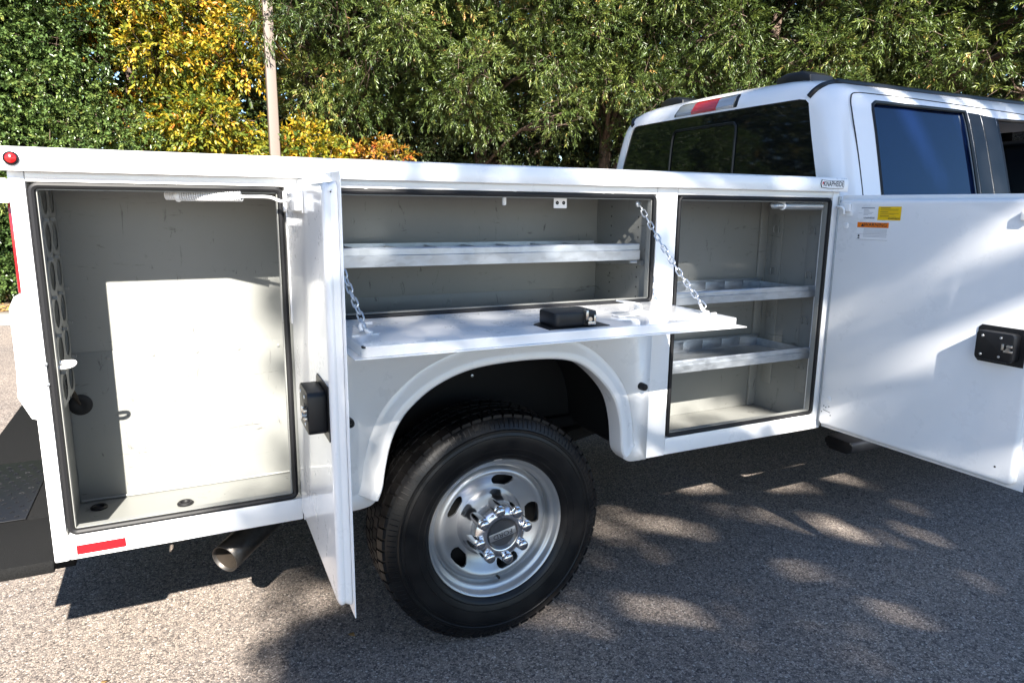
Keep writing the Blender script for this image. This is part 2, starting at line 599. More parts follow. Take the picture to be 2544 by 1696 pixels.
# --- key heights and stations of the service body (metres)
ZB, ZT, ZR, ZO, ZI, ZM = 0.588, 1.604, 1.550, 1.527, 0.654, 1.159
XR1, XR2, XP1, XP2, XF, XE = 0.033, 0.600, 1.816, 1.900, 2.652, 2.700
DEP = 0.36

# rail along the top
rail_prof = [(-0.024, ZR), (-0.026, ZR+0.004), (-0.026, ZT-0.016), (-0.022, ZT-0.006), (-0.013, ZT-0.001), (0.0, ZT), (0.37, ZT), (0.37, ZT-0.03), (0.0, ZT-0.03), (-0.003, ZR)]
rail = MB().prism(rail_prof, 'x', -0.008, XE).build('top_rail', 'paint', T)
MB().box(XR1, XP1-0.002, 0.0015, 0.022, ZO, ZR+0.002, 0.002).build('door_header', 'paint', T)
MB().box(XP2+0.002, XF+0.002, 0.0015, 0.022, ZO, ZR+0.002, 0.002).build('door_header', 'paint', T)
MB().box(0.0, XR1-0.0003, 0.0, 0.05, ZB, ZR+0.001, 0.004).build('rear_post', 'paint', T)
MB().box(XR1, XR2+0.010, 0.0, 0.05, ZB+0.001, ZI, 0.004).build('rear_sill', 'paint', T)
MB().box(XP1-0.0003, XP2-0.0003, 0.0, 0.05, ZB+0.001, ZR+0.001, 0.003).build('pillar', 'paint', T)
MB().box(XP2+0.0005, XF+0.008, 0.0, 0.05, ZB+0.002, ZI, 0.004).build('front_sill', 'paint', T)
MB().box(XF+0.0025, XE-0.010, 0.0, 0.05, ZI-0.03, ZR+0.001, 0.003).build('front_post', 'paint', T)
MB().box(XF+0.0085, XE, 0.001, 0.05, ZB+0.002, ZI-0.031, 0.003).build('front_corner_cap', 'paint', T)
MB().box(XR2+0.003, 0.668, 0.0, 0.05, ZM+0.002, ZR+0.001, 0.003).build('hinge_pillar', 'paint', T)

# fender panel with the wheel arch
arch = smooth([(1.712, 0.612), (1.696, 0.643), (1.686, 0.735), (1.660, 0.827), (1.607, 0.899), (1.530, 0.963), (1.449, 0.991), (1.328, 1.000), (1.183, 0.995), (1.087, 0.977),
               (1.000, 0.940), (0.934, 0.890), (0.895, 0.843), (0.868, 0.783), (0.851, 0.714), (0.840, 0.650), (0.826, 0.612)], 4)
na = len(arch)


def flare_ring(d, y):
    c = offset(arch, -d)
    out = []
    for i, p in enumerate(c):
        z = max(p[1], ZB+0.0015)
        out.append((p[0], y, z))
    return out


rings = [flare_ring(0.0, 0.055), flare_ring(-0.001, -0.004), flare_ring(0.001, -0.016), flare_ring(0.006, -0.021), flare_ring(0.024, -0.020), flare_ring(0.030, -0.017), flare_ring(0.044, -0.006), flare_ring(0.056, -0.001), flare_ring(0.064, 0.0)]
# leg ends: close the flare down to the bottom of the panel
fl = MB()
vs = [p for r in rings for p in r]
fl.faces(vs, [(r*na+i, r*na+i+1, (r+1)*na+i+1, (r+1)*na+i) for r in range(len(rings)-1) for i in range(na-1)])
out = rings[-1]
fp = MB()
poly = [(XR2+0.011, ZB+0.001), (XR2+0.011, ZM), (XP1-0.001, ZM), (XP1-0.001, ZB+0.001)]
left_leg = smooth([(0.826, 0.612), (0.806, 0.597), (0.780, 0.591), (0.748, ZB+0.001)], 4)
right_leg = smooth([(1.775, ZB+0.001), (1.745, 0.591), (1.724, 0.600), (1.712, 0.612)], 4)
pv = [(p[0], 0.0, p[1]) for p in poly]
pv += [(p[0], 0.0, p[1]) for p in right_leg[:-1]]
pv += [(p[0], 0.0, p[2]) for p in out]
pv += [(p[0], 0.0, p[1]) for p in left_leg[1:]]
fpo = fp.faces(pv, [tuple(range(len(pv)))]).build('fender_panel', 'paint', T, tri=True)
md = fpo.modifiers.new('thickness', 'SOLIDIFY')
md.thickness = 0.004
md.offset = -1
fl.build('arch_flare', 'paint', fpo)
# rolled return under each leg of the flare
for leg in (left_leg, right_leg):
    lg = MB()
    L = len(leg)
    vs = [(p[0], y, p[1]) for y in (0.0, 0.05) for p in leg]
    lg.faces(vs, [(i, i+1, L+i+1, L+i) for i in range(L-1)])
    lg.build('leg_return', 'paint', fpo)
# inside of the wheel well: dark liner that follows the arch, and its back wall
wl = MB()
ar2 = [(p[0], 0.05, max(p[1], 0.60)) for p in offset(arch, -0.03)]
ar3 = [(p[0], 0.40, p[2]) for p in ar2]
wl.faces(ar2+ar3, [(i, i+1, na+i+1, na+i) for i in range(na-1)])
wl.faces([(p[0], 0.401, p[2]) for p in ar2], [tuple(range(na))])
wl.build('wheel_well', 'chassis', T)
for px, pz in ((1.02, 0.86), (1.10, 0.90), (1.30, 0.86), (0.96, 0.78)):
    MB().lathe([(0.006, 0.395), (0.005, 0.392), (0.001, 0.391)], 8, (px, 0, pz)).build('rivet', 'zinc', T)

# rubber stops on the fender
for bx in (1.777, 0.748):
    MB().lathe([(0.013, 0.0), (0.0135, -0.018), (0.012, -0.030), (0.008, -0.034), (0.001, -0.0345)], 16, (bx, 0, 0.866)).build('rubber_stop', 'rubber', T)


# compartments: five thin panels each, open to the street side
def compartment(name, x0, x1, z0, z1, y1=DEP):
    root = empty(name, (0, 0, 0), T)
    t = 0.003
    MB().box(x0, x1, y1, y1+t, z0, z1).build('back_wall', 'interior', root)
    MB().box(x0, x1, 0.024, y1-0.0005, z0-t, z0).build('floor', 'interior', root)
    MB().box(x0, x1, 0.024, y1-0.0005, z1, z1+t).build('ceiling', 'interior', root)
    MB().box(x0-t, x0-0.0003, 0.024, y1+t, z0-t, z1+t).build('side_wall', 'interior', root)
    MB().box(x1+0.0003, x1+t, 0.024, y1+t, z0-t, z1+t).build('side_wall', 'interior', root)
    return root


def seal(x0, x1, z0, z1, r=0.0080):
    pts = [(p[0], 0.010, p[1]) for p in rrect(x0+r, x1-r, z0+r, z1-r, 0.014, 4)]
    b = MB()
    ns = len(pts)
    prof = [(-1.0, 0.012), (-1.0, -0.006), (-0.7, -0.012), (0, -0.0145), (0.7, -0.012), (1.0, -0.006), (1.0, 0.012)]
    cx, cz = (x0+x1)/2, (z0+z1)/2
    vs = []
    for k, (x, y, z) in enumerate(pts):
        pa, pb = np.array(pts[k-1]), np.array(pts[(k+1) % ns])
        t = (pb-pa)/np.linalg.norm(pb-pa)
        nx, nz = t[2], -t[0]
        for a, d in prof:
            vs.append((x+nx*a*r, y+d, z+nz*a*r))
    m = len(prof)
    b.faces(vs, [(k*m+j, k*m+j+1, ((k+1) % ns)*m+j+1, ((k+1) % ns)*m+j) for k in range(ns) for j in range(m-1)])
    # inner flange of bare metal that the rubber grips
    return b.build('door_seal', 'rubber', T)


def flange(x0, x1, z0, z1):
    b = MB()
    w = 0.0022
    b.box(x0, x1, 0.006, 0.026, z0, z0+w)
    b.box(x0, x1, 0.006, 0.026, z1-w, z1)
    b.box(x0, x0+w, 0.006, 0.026, z0+w, z1-w)
    b.box(x1-w, x1, 0.006, 0.026, z0+w, z1-w)
    return b.build('opening_flange', 'interior', T)


rear_c = compartment('rear_compartment', 0.022, 0.640, 0.600, 1.575)
mid_c = compartment('middle_compartment', 0.672, 1.806, 1.118, 1.575)
front_c = compartment('front_compartment', 1.905, 2.684, 0.600, 1.575)
seal(0.035, XR2, ZI, ZO)
seal(0.672, XP1-0.004, ZM, ZO)
seal(XP2+0.002, XF, ZI, ZO)
flange(0.035+0.016, XR2-0.016, ZI+0.016, ZO-0.016)
flange(0.672+0.016, XP1-0.020, ZM+0.016, ZO-0.016)
flange(XP2+0.018, XF-0.016, ZI+0.016, ZO-0.016)

for cx0, cx1, cr in ((0.022, 0.640, rear_c), (0.672, 1.806, mid_c)):
    MB().tube(smooth([(cx0+0.004, DEP-0.002, 0.606 if cr is rear_c else 1.122), ((cx0+cx1)/2, DEP-0.003, 0.605 if cr is rear_c else 1.121), (cx1-0.004, DEP-0.002, 0.606 if cr is rear_c else 1.122)], 8), 0.0045, 6).build('sealant_bead', 'interior', cr)
for cr, xs_, zz_ in ((rear_c, (0.10, 0.22, 0.34, 0.46), 1.548), (mid_c, (0.80, 1.00, 1.20, 1.40, 1.60), 1.150), (front_c, (2.05, 2.20, 2.35, 2.50), 1.546)):
    for bx_ in xs_:
        MB().lathe([(0.007, 0), (0.0068, -0.003), (0.004, -0.0042), (0.0005, -0.0044)], 10, (bx_, DEP, zz_)).build('bolt_head', 'interior', cr)
MB().box(0.674, 1.804, DEP-0.0022, DEP-0.0003, 1.120, 1.176, 0.0008).build('lower_back_panel', 'interior', mid_c)
MB().box(1.91, 2.635, DEP-0.0022, DEP-0.0003, 0.602, 1.060, 0.0008).build('lower_back_panel', 'interior', front_c)

# lap seam, rivets and drain grommets in the rear compartment
MB().box(0.024, 0.638, DEP-0.0022, DEP-0.0004, 0.602, 1.055, 0.0008).build('lower_back_panel', 'interior', rear_c)
for k in range(5):
    MB().lathe([(0.006, 0), (0.0055, -0.0015), (0.003, -0.0028), (0.0005, -0.003)], 10, (0.13+k*0.12, DEP-0.0022, 1.035)).build('rivet', 'interior', rear_c)
for gx, gy in ((0.075, 0.30), (0.304, 0.228)):
    MB().lathe([(0.022, 0.600), (0.023, 0.604), (0.019, 0.608), (0.014, 0.607), (0.012, 0.601), (0.001, 0.6008)], 24, (gx, gy, 0), 'z').build('drain_grommet', 'rubber', rear_c)
gr = MB().lathe([(0.032, 0), (0.031, -0.004), (0.022, -0.007), (0.012, -0.006), (0.001, -0.005)], 24, (0.050, DEP, 0.902)).build('wire_grommet', 'rubber', rear_c)
for k in range(3):
    MB().tube(smooth([(0.03, 0.30, 0.99-0.01*k), (0.036+0.004*k, 0.325, 0.945), (0.047, 0.345, 0.915), (0.05, 0.358, 0.903)], 5), 0.0035, 6).build('wire', ['soot', 'rubber', 'soot'][k], rear_c)

# punched guard panel over the lamp wiring, on the rear wall of the compartment
gp = MB()
ny, nz = 2, 6
for iy in range(ny):
    for iz in range(nz):
        y0, y1 = 0.075+iy*0.115, 0.075+(iy+1)*0.115
        z0, z1 = 0.965+iz*0.095, 0.965+(iz+1)*0.095
        cy, cz = (y0+y1)/2, (z0+z1)/2
        for xx in (0.046, 0.0485):
            o_, i_ = [], []
            for k in range(24):
                a = 2*math.pi*(k+0.5)/24
                c, s_ = math.cos(a), math.sin(a)
                q = max(abs(c), abs(s_))
                o_.append((xx, cy+c/q*(y1-y0)/2, cz+s_/q*(z1-z0)/2))
                i_.append((xx, cy+c*0.040, cz+s_*0.036))
            gp.faces(o_+i_, [(k, (k+1) % 24, 24+(k+1) % 24, 24+k) for k in range(24)])
gp.box(0.024, 0.0485, 0.070, 0.0745, 0.965, 1.535)
gp.build('guard_panel', 'interior', rear_c)
for iz in range(5):
    for iy in range(3):
        MB().box(0.0487, 0.060, 0.08+iy*0.108, 0.090+iy*0.108, 1.055+iz*0.095, 1.062+iz*0.095).build('punched_tab', 'interior', rear_c)
MB().tube(smooth([(0.040, 0.030, 1.083), (0.070, 0.026, 1.084), (0.084, 0.030, 1.088), (0.084, 0.036, 1.094), (0.055, 0.036, 1.094)], 5), 0.005, 8).build('latch_striker', 'paint', rear_c)
for zz in (1.10, 1.05):
    MB().lathe([(0.006, 0.0), (0.005, -0.003), (0.001, -0.004)], 10, (0.0305, -0.0005, zz)).build('striker_bolt', 'zinc', T)


def spring_rod(parent, x0, xs0, xs1, x1, y, z):
    """hold-open rod with its two coils, lying along X"""
    r = MB().tube([(x0, y, z), (x1, y, z)], 0.0042, 8).build('hold_open_rod', 'paint', T)
    for a, b, rad, turns in ((x0+0.002, xs0-0.006, 0.009, 6), (xs0+0.006, xs1, 0.0115, 26)):
        n = turns*12
        pts = [(a+(b-a)*k/n, y+rad*math.cos(2*math.pi*k*turns/n), z+rad*math.sin(2*math.pi*k*turns/n)) for k in range(n+1)]
        MB().tube(pts, 0.0021, 5).build('coil_spring', 'paint' if parent is rear_c else 'zinc', r)
    MB().lathe([(0.001, xs0-0.005), (0.015, xs0-0.005), (0.016, xs0), (0.013, xs0+0.006), (0.001, xs0+0.006)], 16, (0, y, z), 'x').build('guide_collar', 'paint', r)
    MB().box(xs0-0.010, xs0+0.010, y-0.004, y+0.016, z+0.012, 1.574, 0.001).build('hanger_bracket', 'paint', r)
    return r


rr = spring_rod(rear_c, 0.315, 0.350, 0.508, 0.566, 0.055, 1.500)
_pv = Vector((0.350, 0.055, 0))
rr.matrix_basis = Matrix.Translation(_pv) @ Matrix.Rotation(R(-22.7), 4, 'Z') @ Matrix.Translation(-_pv)
MB().tube(smooth([(0.548, -0.027, 1.500), (0.564, -0.035, 1.498), (0.578, -0.045, 1.492), (0.586, -0.060, 1.489), (0.602, -0.110, 1.491)], 5), 0.0042, 8).build('rod_hook', 'paint', T)
spring_rod(front_c, 2.368, 2.425, 2.640, 2.668, 0.032, 1.494)

# shelf brackets / slots on the side wall of the front compartment
for yy in (0.10, 0.29):
    MB().box(2.680, 2.6842, yy-0.028, yy+0.028, 0.72, 1.46, 0.001).build('shelf_standard', 'interior', front_c)
    for zz in (0.84, 1.03, 1.22, 1.40):
        MB().tube(smooth([(2.679, yy-0.012, zz-0.014), (2.671, yy-0.013, zz-0.012), (2.669, yy-0.012, zz+0.010), (2.670, yy, zz+0.015), (2.669, yy+0.012, zz+0.010), (2.671, yy+0.013, zz-0.012), (2.679, yy+0.012, zz-0.014)], 3), 0.0024, 5).build('shelf_hook', 'interior', front_c)
MB().box(2.640, 2.6836, DEP-0.012, DEP-0.0003, 0.602, 1.573, 0.003).build('corner_bead', 'interior', front_c)


# galvanised shelves
def shelf(parent, name, x0, x1, y0, y1, z0, h, ndiv, back_h, dividers):
    b = MB()
    t = 0.002
    fr = [(y0, z0), (y0-0.002, z0+h*0.58), (y0+0.003, z0+h*0.62), (y0+0.003, z0+h-0.004), (y0+0.006, z0+h), (y0+0.012, z0+h-0.004), (y0+0.012, z0+h-0.008), (y0+0.008, z0+h-0.007), (y0+0.006, z0+h*0.6), (y0+0.004, z0+t), (y0+0.004, z0)]
    b.prism(fr, 'x', x0, x1)
    b.box(x0, x1, y0+0.0042, y1, z0, z0+t)
    b.box(x0, x1, y1-t, y1+0.0001, z0+t, z0+back_h*0.55)
    b.box(x0, x0+t, y0+0.006, y1-t, z0+t, z0+h*0.75)
    b.box(x1-t, x1, y0+0.006, y1-t, z0+t, z0+h*0.75)
    s = b.build(name, 'galv', parent)
    for k in range(ndiv):
        xa = x0+(x1-x0)*k/ndiv
        xb = x0+(x1-x0)*(k+1)/ndiv
        if not dividers:
            MB().box(xa+0.0015, xb-0.0015, y1-0.006, y1-0.0025, z0+0.010, z0+back_h*0.82, 0.001).build('back_plate', 'galv', s)
        elif k:
            MB().box(xa-0.001, xa+0.001, y0+0.014, y1-0.004, z0+t, z0+h-0.009).build('divider', 'galv', s)
    if not dividers:
        MB().box(x0, x1, y1-0.010, y1-0.0065, z0+back_h*0.83, z0+back_h, 0.001).build('back_lip', 'galv', s)
    else:
        MB().box(x0, x1, y1-0.004, y1-0.0022, z0+t, z0+h-0.003).build('back_lip', 'galv', s)
    return s


shelf(T, 'divided_tray', 0.690, 1.776, 0.035, 0.335, 1.306, 0.055, 8, 0.055, True)
shelf(T, 'shelf', 1.925, 2.655, 0.042, 0.345, 1.136, 0.046, 7, 0.050, False)
shelf(T, 'shelf', 1.925, 2.662, 0.042, 0.345, 0.882, 0.046, 7, 0.054, False)
MB().prism([(0.045, 1.302), (0.335, 1.302), (0.335, 1.27), (0.12, 1.285), (0.045, 1.285)], 'x', 1.792, 1.804).build('tray_bracket', 'galv', mid_c)
MB().tube([(1.745, 0.050, 1.298), (1.775, 0.050, 1.298)], 0.006, 8).build('bracket_pin', 'zinc', mid_c)
hk = MB().box(1.448, 1.496, 0.060, 0.063, 1.478, 1.572, 0.001)
hb = hk.build('latch_catch', 'paint', mid_c)
for hx in (1.460, 1.484):
    MB().lathe([(0.006, 0.0595), (0.001, 0.0592)], 14, (hx, 0, 1.495)).build('bolt_hole', 'gap', hb)
MB().box(1.262, 1.274, 0.05, 0.062, 1.485, 1.572, 0.004).build('hanger_tab', 'paint', mid_c)
# peg holes in the side wall of the middle compartment
for zz in np.arange(1.17, 1.50, 0.035):
    for yy in (0.09, 0.26):
        MB().lathe([(0.0035, 1.8052), (0.0005, 1.8050)], 8, (0, yy, zz), 'x').build('peg_hole', 'gap', mid_c)
for vx in (0.82, 0.90, 1.28, 1.60, 1.635):
    MB().lathe([(0.009, ZO), (0.008, ZO-0.004), (0.004, ZO-0.006), (0.0005, ZO-0.0065)], 12, (vx, 0.010, 0), 'z').build('header_plug', 'paint', T)


# ---- doors: outer skin plus a pressed inner pan; local x along the door from its hinge, z up, inner side -y
def door(name, w, h, hinge_in, free_in, top_in, bot_in, th=0.030, loc=(0, 0, 0), rot=None):
    b = MB()
    b.box(0, w, 0, 0.0028, 0, h, 0.0012)

    def ring(d, y):
        return [(p[0], y, p[1]) for p in rrect(hinge_in-d*0.5, w-free_in+d, bot_in-d, h-top_in+d, 0.010+d*0.6, 3)]
    prof = [(0.024, -0.0008), (0.017, -0.004), (0.013, -0.009), (0.0115, -0.014), (0.0135, -0.018), (0.0135, -0.022), (0.010, -th+0.003), (0.004, -th+0.0006), (0.0, -th)]
    rs = [ring(min(d, free_in-0.001, top_in-0.001, bot_in-0.001, hinge_in), y) for d, y in prof]
    m = len(rs[0])
    vs = [p for r in rs for p in r]
    fs = [(r*m+k, r*m+(k+1) % m, (r+1)*m+(k+1) % m, (r+1)*m+k) for r in range(len(rs)-1) for k in range(m)]
    fs.append(tuple(range((len(rs)-1)*m, len(rs)*m)))
    b.faces(vs, fs)
    o = b.build(name, 'paint', T)
    o.matrix_local = Matrix.Translation(loc) @ (rot or Matrix.Identity(4))
    return o


def latch(parent, u, v, th, flip=1, su=1.0):
    """black rotary latch case in its hexagonal recess; jaw towards the free edge"""
    y = -th
    hexa = [(u-0.062*flip, v+0.060), (u+0.074*flip, v+0.060), (u+0.074*flip, v-0.060), (u-0.062*flip, v-0.060), (u-0.072*flip, v-0.050), (u-0.072*flip, v+0.050)]
    base = MB().prism(hexa, 'y', y-0.0006, y-0.0022).build('latch_recess', 'plastic', parent)
    case = MB().prism(rrect(u-0.055, u+0.058, v-0.046, v+0.046, 0.012, 4), 'y', y-0.002, y-0.042, 0.004).build('latch_case', 'plastic', parent)
    jb = MB()
    jx = u+0.040*flip
    jb.prism(rrect(jx-0.022, jx+0.0185, v-0.014, v+0.017, 0.002, 2), 'y', y-0.0415, y-0.0428)
    jb.build('jaw_slot', 'gap', parent)
    st = MB()
    st.box(jx-0.006, jx+0.020, y-0.0495, y-0.0434, v-0.012, v-0.005, 0.001)
    st.box(jx-0.012, jx-0.004, y-0.052, y-0.0434, v-0.006, v+0.014, 0.002)
    st.box(jx+0.002, jx+0.018, y-0.0505, y-0.0434, v+0.004, v+0.012, 0.001)
    st.lathe([(0.001, y-0.053), (0.006, y-0.053), (0.006, y-0.0434)], 10, (jx+0.008, 0, v-0.002))
    st.build('latch_jaw', 'steel', parent)
    for a, c in ((-0.035, 0.03), (0.02, 0.03), (-0.035, -0.03), (0.02, -0.03)):
        MB().lathe([(0.0042, y-0.0421), (0.0035, y-0.0432), (0.0005, y-0.0434)], 10, (u+a*flip, 0, v+c)).build('latch_screw', 'zinc', parent)
    return base


def plug(parent, u, v, th, r=0.013):
    MB().lathe([(r, -th), (r*0.95, -th-0.0022), (r*0.7, -th-0.0030), (0.0008, -th-0.0032)], 20, (u, 0, v)).build('hole_plug', 'paint', parent)


# rear door, swung out about 88 degrees on its forward edge
TH = 0.030
rd = door('rear_compartment_door', 0.566, 0.945, 0.016, 0.036, 0.034, 0.030, TH, (0.634, -0.006, 0.600), Matrix.Rotation(R(-90.9), 4, 'Z'))
latch(rd, 0.455, 0.452, TH)
plug(rd, 0.020, 0.835, TH, 0.012)
br = MB()
br.prism(rrect(0.135, 0.30, 0.862, 0.912, 0.003, 2), 'y', -TH-0.0005, -TH-0.004, 0.001)
br.prism([(0.17, 0.868), (0.30, 0.868), (0.30, 0.908), (0.17, 0.908)], 'y', -TH-0.004, -TH-0.020, 0.003)
bk = br.build('hold_open_bracket', 'paint', rd)
MB().tube(smooth([(0.094, -TH+0.006, 0.888), (0.12, -TH-0.010, 0.889), (0.15, -TH-0.014, 0.890), (0.165, -TH-0.014, 0.897), (0.172, -TH-0.013, 0.886), (0.160, -TH-0.013, 0.878)], 5), 0.005, 8).build('rod_end', 'paint', rd)
MB().prism(rrect(0.010, 0.034, 0.862, 0.915, 0.012, 5), 'y', -TH-0.0005, -TH-0.010, 0.002).build('bracket_pad', 'paint', rd)
MB().prism(rrect(0.006, 0.012, 0.088, 0.112, 0.0025, 3), 'y', -TH-0.0004, -TH-0.001).build('drain_slot', 'gap', rd)
MB().tube([(0, 0.004, 0.01), (0, 0.004, 0.935)], 0.0045, 8).build('piano_hinge', 'galv', rd)
MB().prism([(0.540, 0.905), (0.548, 0.909), (0.556, 0.906), (0.566, 0.911), (0.560, 0.9075), (0.552, 0.904), (0.546, 0.906)], 'y', -0.0145, -0.0150).build('corner_gap', 'gap', rd)

# front door
fd = door('front_compartment_door', 0.766, 0.937, 0.014, 0.034, 0.030, 0.030, TH, (2.700, -0.008, 0.600), Matrix.Rotation(R(-88.6), 4, 'Z'))
latch(fd, 0.655, 0.462, TH)
plug(fd, 0.047, 0.822, TH, 0.012)
plug(fd, 0.047, 0.130, TH, 0.012)
MB().prism(rrect(0.020, 0.074, 0.858, 0.880, 0.008, 4), 'y', -TH-0.0005, -TH-0.003, 0.001).build('bracket_pad', 'paint', fd)
MB().prism([(0.030, 0.876), (0.066, 0.876), (0.062, 0.905), (0.032, 0.905)], 'y', -TH-0.0005, -TH-0.014, 0.002).build('hold_open_bracket', 'paint', fd)
MB().tube(smooth([(0.001, -TH-0.002, 0.893), (0.02, -TH-0.022, 0.893), (0.040, -TH-0.026, 0.893), (0.050, -TH-0.024, 0.884), (0.051, -TH-0.022, 0.866)], 5), 0.0042, 8).build('rod_end', 'paint', fd)
hinge = MB().tube([(-0.004, -0.012, 0.004), (-0.004, -0.012, 0.932)], 0.0062, 8)
hinge.build('piano_hinge', 'galv', fd)
MB().prism(rrect(0.663, 0.700, 0.855, 0.885, 0.006, 4), 'y', -TH-0.0005, -TH-0.012, 0.002).build('edge_bracket', 'paint', fd)
for hu, hv in ((0.028, 0.098), (0.038, 0.094), (0.052, 0.100), (0.020, 0.072), (0.062, 0.066)):
    MB().lathe([(0.0028, -TH-0.0003), (0.0003, -TH-0.0006)], 8, (hu, 0, hv)).build('screw_hole', 'gap', fd)
MB().prism([(0.026, 0.0835), (0.060, 0.0775), (0.060, 0.0755), (0.026, 0.0815)], 'y', -TH-0.0003, -TH-0.0008).build('drain_slot', 'gap', fd)
MB().lathe([(0.0035, -TH-0.0003), (0.0003, -TH-0.0006)], 8, (0.690, 0, 0.066)).build('screw_hole', 'gap', fd)


def sticker(name, u0, u1, v0, v1, m, rows, ink, tilt=0.0, head=None):
    y = -TH-0.0004
    o = MB().box(u0, u1, y-0.0004, y, v0, v1).build(name, m, fd)
    b = MB()
    for (a0, a1, c, h) in rows:
        b.box(u0+a0*(u1-u0), u0+a1*(u1-u0), y-0.0007, y-0.0005, v0+c*(v1-v0)-h/2, v0+c*(v1-v0)+h/2)
    b.build('print_lines', ink, o)
    return o


def words(parent, body, size, u, v, m, sx=1.0, y=None):
    me = text_mesh(body, size, bold=size*0.012)
    me.transform(Matrix(((-sx, 0, 0, u), (0, 0, -1, (-TH-0.0014) if y is None else y), (0, 1, 0, v), (0, 0, 0, 1))))
    me.transform(Matrix.Translation((2*u, 0, 0)) @ Matrix.Scale(-1, 4, (1, 0, 0)))
    return link('lettering', me, m, parent, 0)


rng = np.random.default_rng(3)
s1 = sticker('information_sticker', 0.098, 0.168, 0.848, 0.893, 'stickerwhite',
             [(0.16, 0.95, 0.92, 0.004)]+[(0.30, 0.30+0.25+0.4*rng.random(), 0.76-0.10*k, 0.0013) for k in range(5)]+[(0.0, 0.25, 0.50-0.02*k, 0.0007) for k in range(1)], 'inkgrey')
words(s1, 'KNAPHEIDE', 0.0085, 0.144, 0.853, 'ink')
s2 = sticker('yellow_sticker', 0.178, 0.268, 0.846, 0.895, 'stickeryellow',
             [(0.10, 0.55, 0.90, 0.0016), (0.10, 0.90, 0.80, 0.0009), (0.10, 0.86, 0.73, 0.0009), (0.10, 0.45, 0.60, 0.0016), (0.10, 0.90, 0.50, 0.0009), (0.10, 0.70, 0.43, 0.0009), (0.10, 0.5, 0.32, 0.0014), (0.10, 0.80, 0.24, 0.0009)], 'ink')
words(s2, 'KNAPHEIDE', 0.0085, 0.243, 0.852, 'ink')
s3 = sticker('warning_sticker', 0.098, 0.226, 0.773, 0.837, 'stickerwhite',
             [(0.22, 0.96, 0.62-0.065*k, 0.0012) for k in range(5)]+[(0.22, 0.96, 0.25-0.07*k, 0.0012) for k in range(2)]+[(0.02, 0.98, 0.315, 0.0008), (0.0, 1.0, 0.008, 0.001), (0.0, 1.0, 0.70, 0.001)], 'inkgrey')
MB().box(0.098, 0.226, -TH-0.0012, -TH-0.0009, 0.8185, 0.837).build('orange_band', 'stickerorange', s3)
words(s3, 'WARNING', 0.0195, 0.172, 0.8277, 'ink')
tri = MB().prism([(0.1135, 0.8215), (0.1275, 0.8215), (0.1205, 0.8340)], 'y', -TH-0.0016, -TH-0.0013)
tri.build('warning_triangle', 'ink', s3)
pic = MB().lathe([(0.0042, -TH-0.0012), (0.0002, -TH-0.0013)], 12, (0.108, 0, 0.787))
pic.box(0.104, 0.112, -TH-0.0012, -TH-0.0010, 0.7765, 0.781)
pic.build('pictogram', 'ink', s3)

# middle door folded down flat; local x runs from right to left
rotm = Matrix(((-1, 0, 0, 0), (0, 0, -1, 0), (0, -1, 0, 0), (0, 0, 0, 1)))
TM = 0.026
mdr = door('drop_down_door', 1.168, 0.414, 0.030, 0.024, 0.014, 0.006, TM, (1.846, -0.004, 1.1390), rotm)
# (its free edge is local +z, towards the street)


def mdoor(X, Y):
    return 1.846-X, -Y-0.004


u, v = mdoor(1.288, -0.318)
hexm = [(u-0.098, v-0.030), (u-0.098, v+0.062), (u+0.090, v+0.062), (u+0.090, v-0.030), (u+0.06, v-0.055), (u-0.07, v-0.055)]
MB().prism(hexm, 'y', -TM-0.0006, -TM-0.002).build('latch_recess', 'plastic', mdr)
MB().prism(rrect(u-0.068, u+0.066, v-0.052, v+0.050, 0.016, 4), 'y', -TM-0.0018, -TM-0.042, 0.006).build('latch_case', 'plastic', mdr)
jm = MB()
jm.box(u-0.050, u-0.022, -TM-0.034, -TM-0.006, v+0.0495, v+0.0515)
jm.build('jaw_slot', 'gap', mdr)
js = MB()
js.box(u-0.030, u-0.022, -TM-0.046, -TM-0.020, v+0.045, v+0.062, 0.002)
js.box(u-0.048, u-0.026, -TM-0.016, -TM-0.008, v+0.0516, v+0.066, 0.001)
js.box(u-0.054, u-0.048, -TM-0.032, -TM-0.006, v+0.0500, v+0.060, 0.001)
js.tube([(u-0.034, -TM-0.022, v+0.050), (u-0.034, -TM-0.022, v+0.064)], 0.0065, 10)
js.build('latch_jaw', 'steel', mdr)
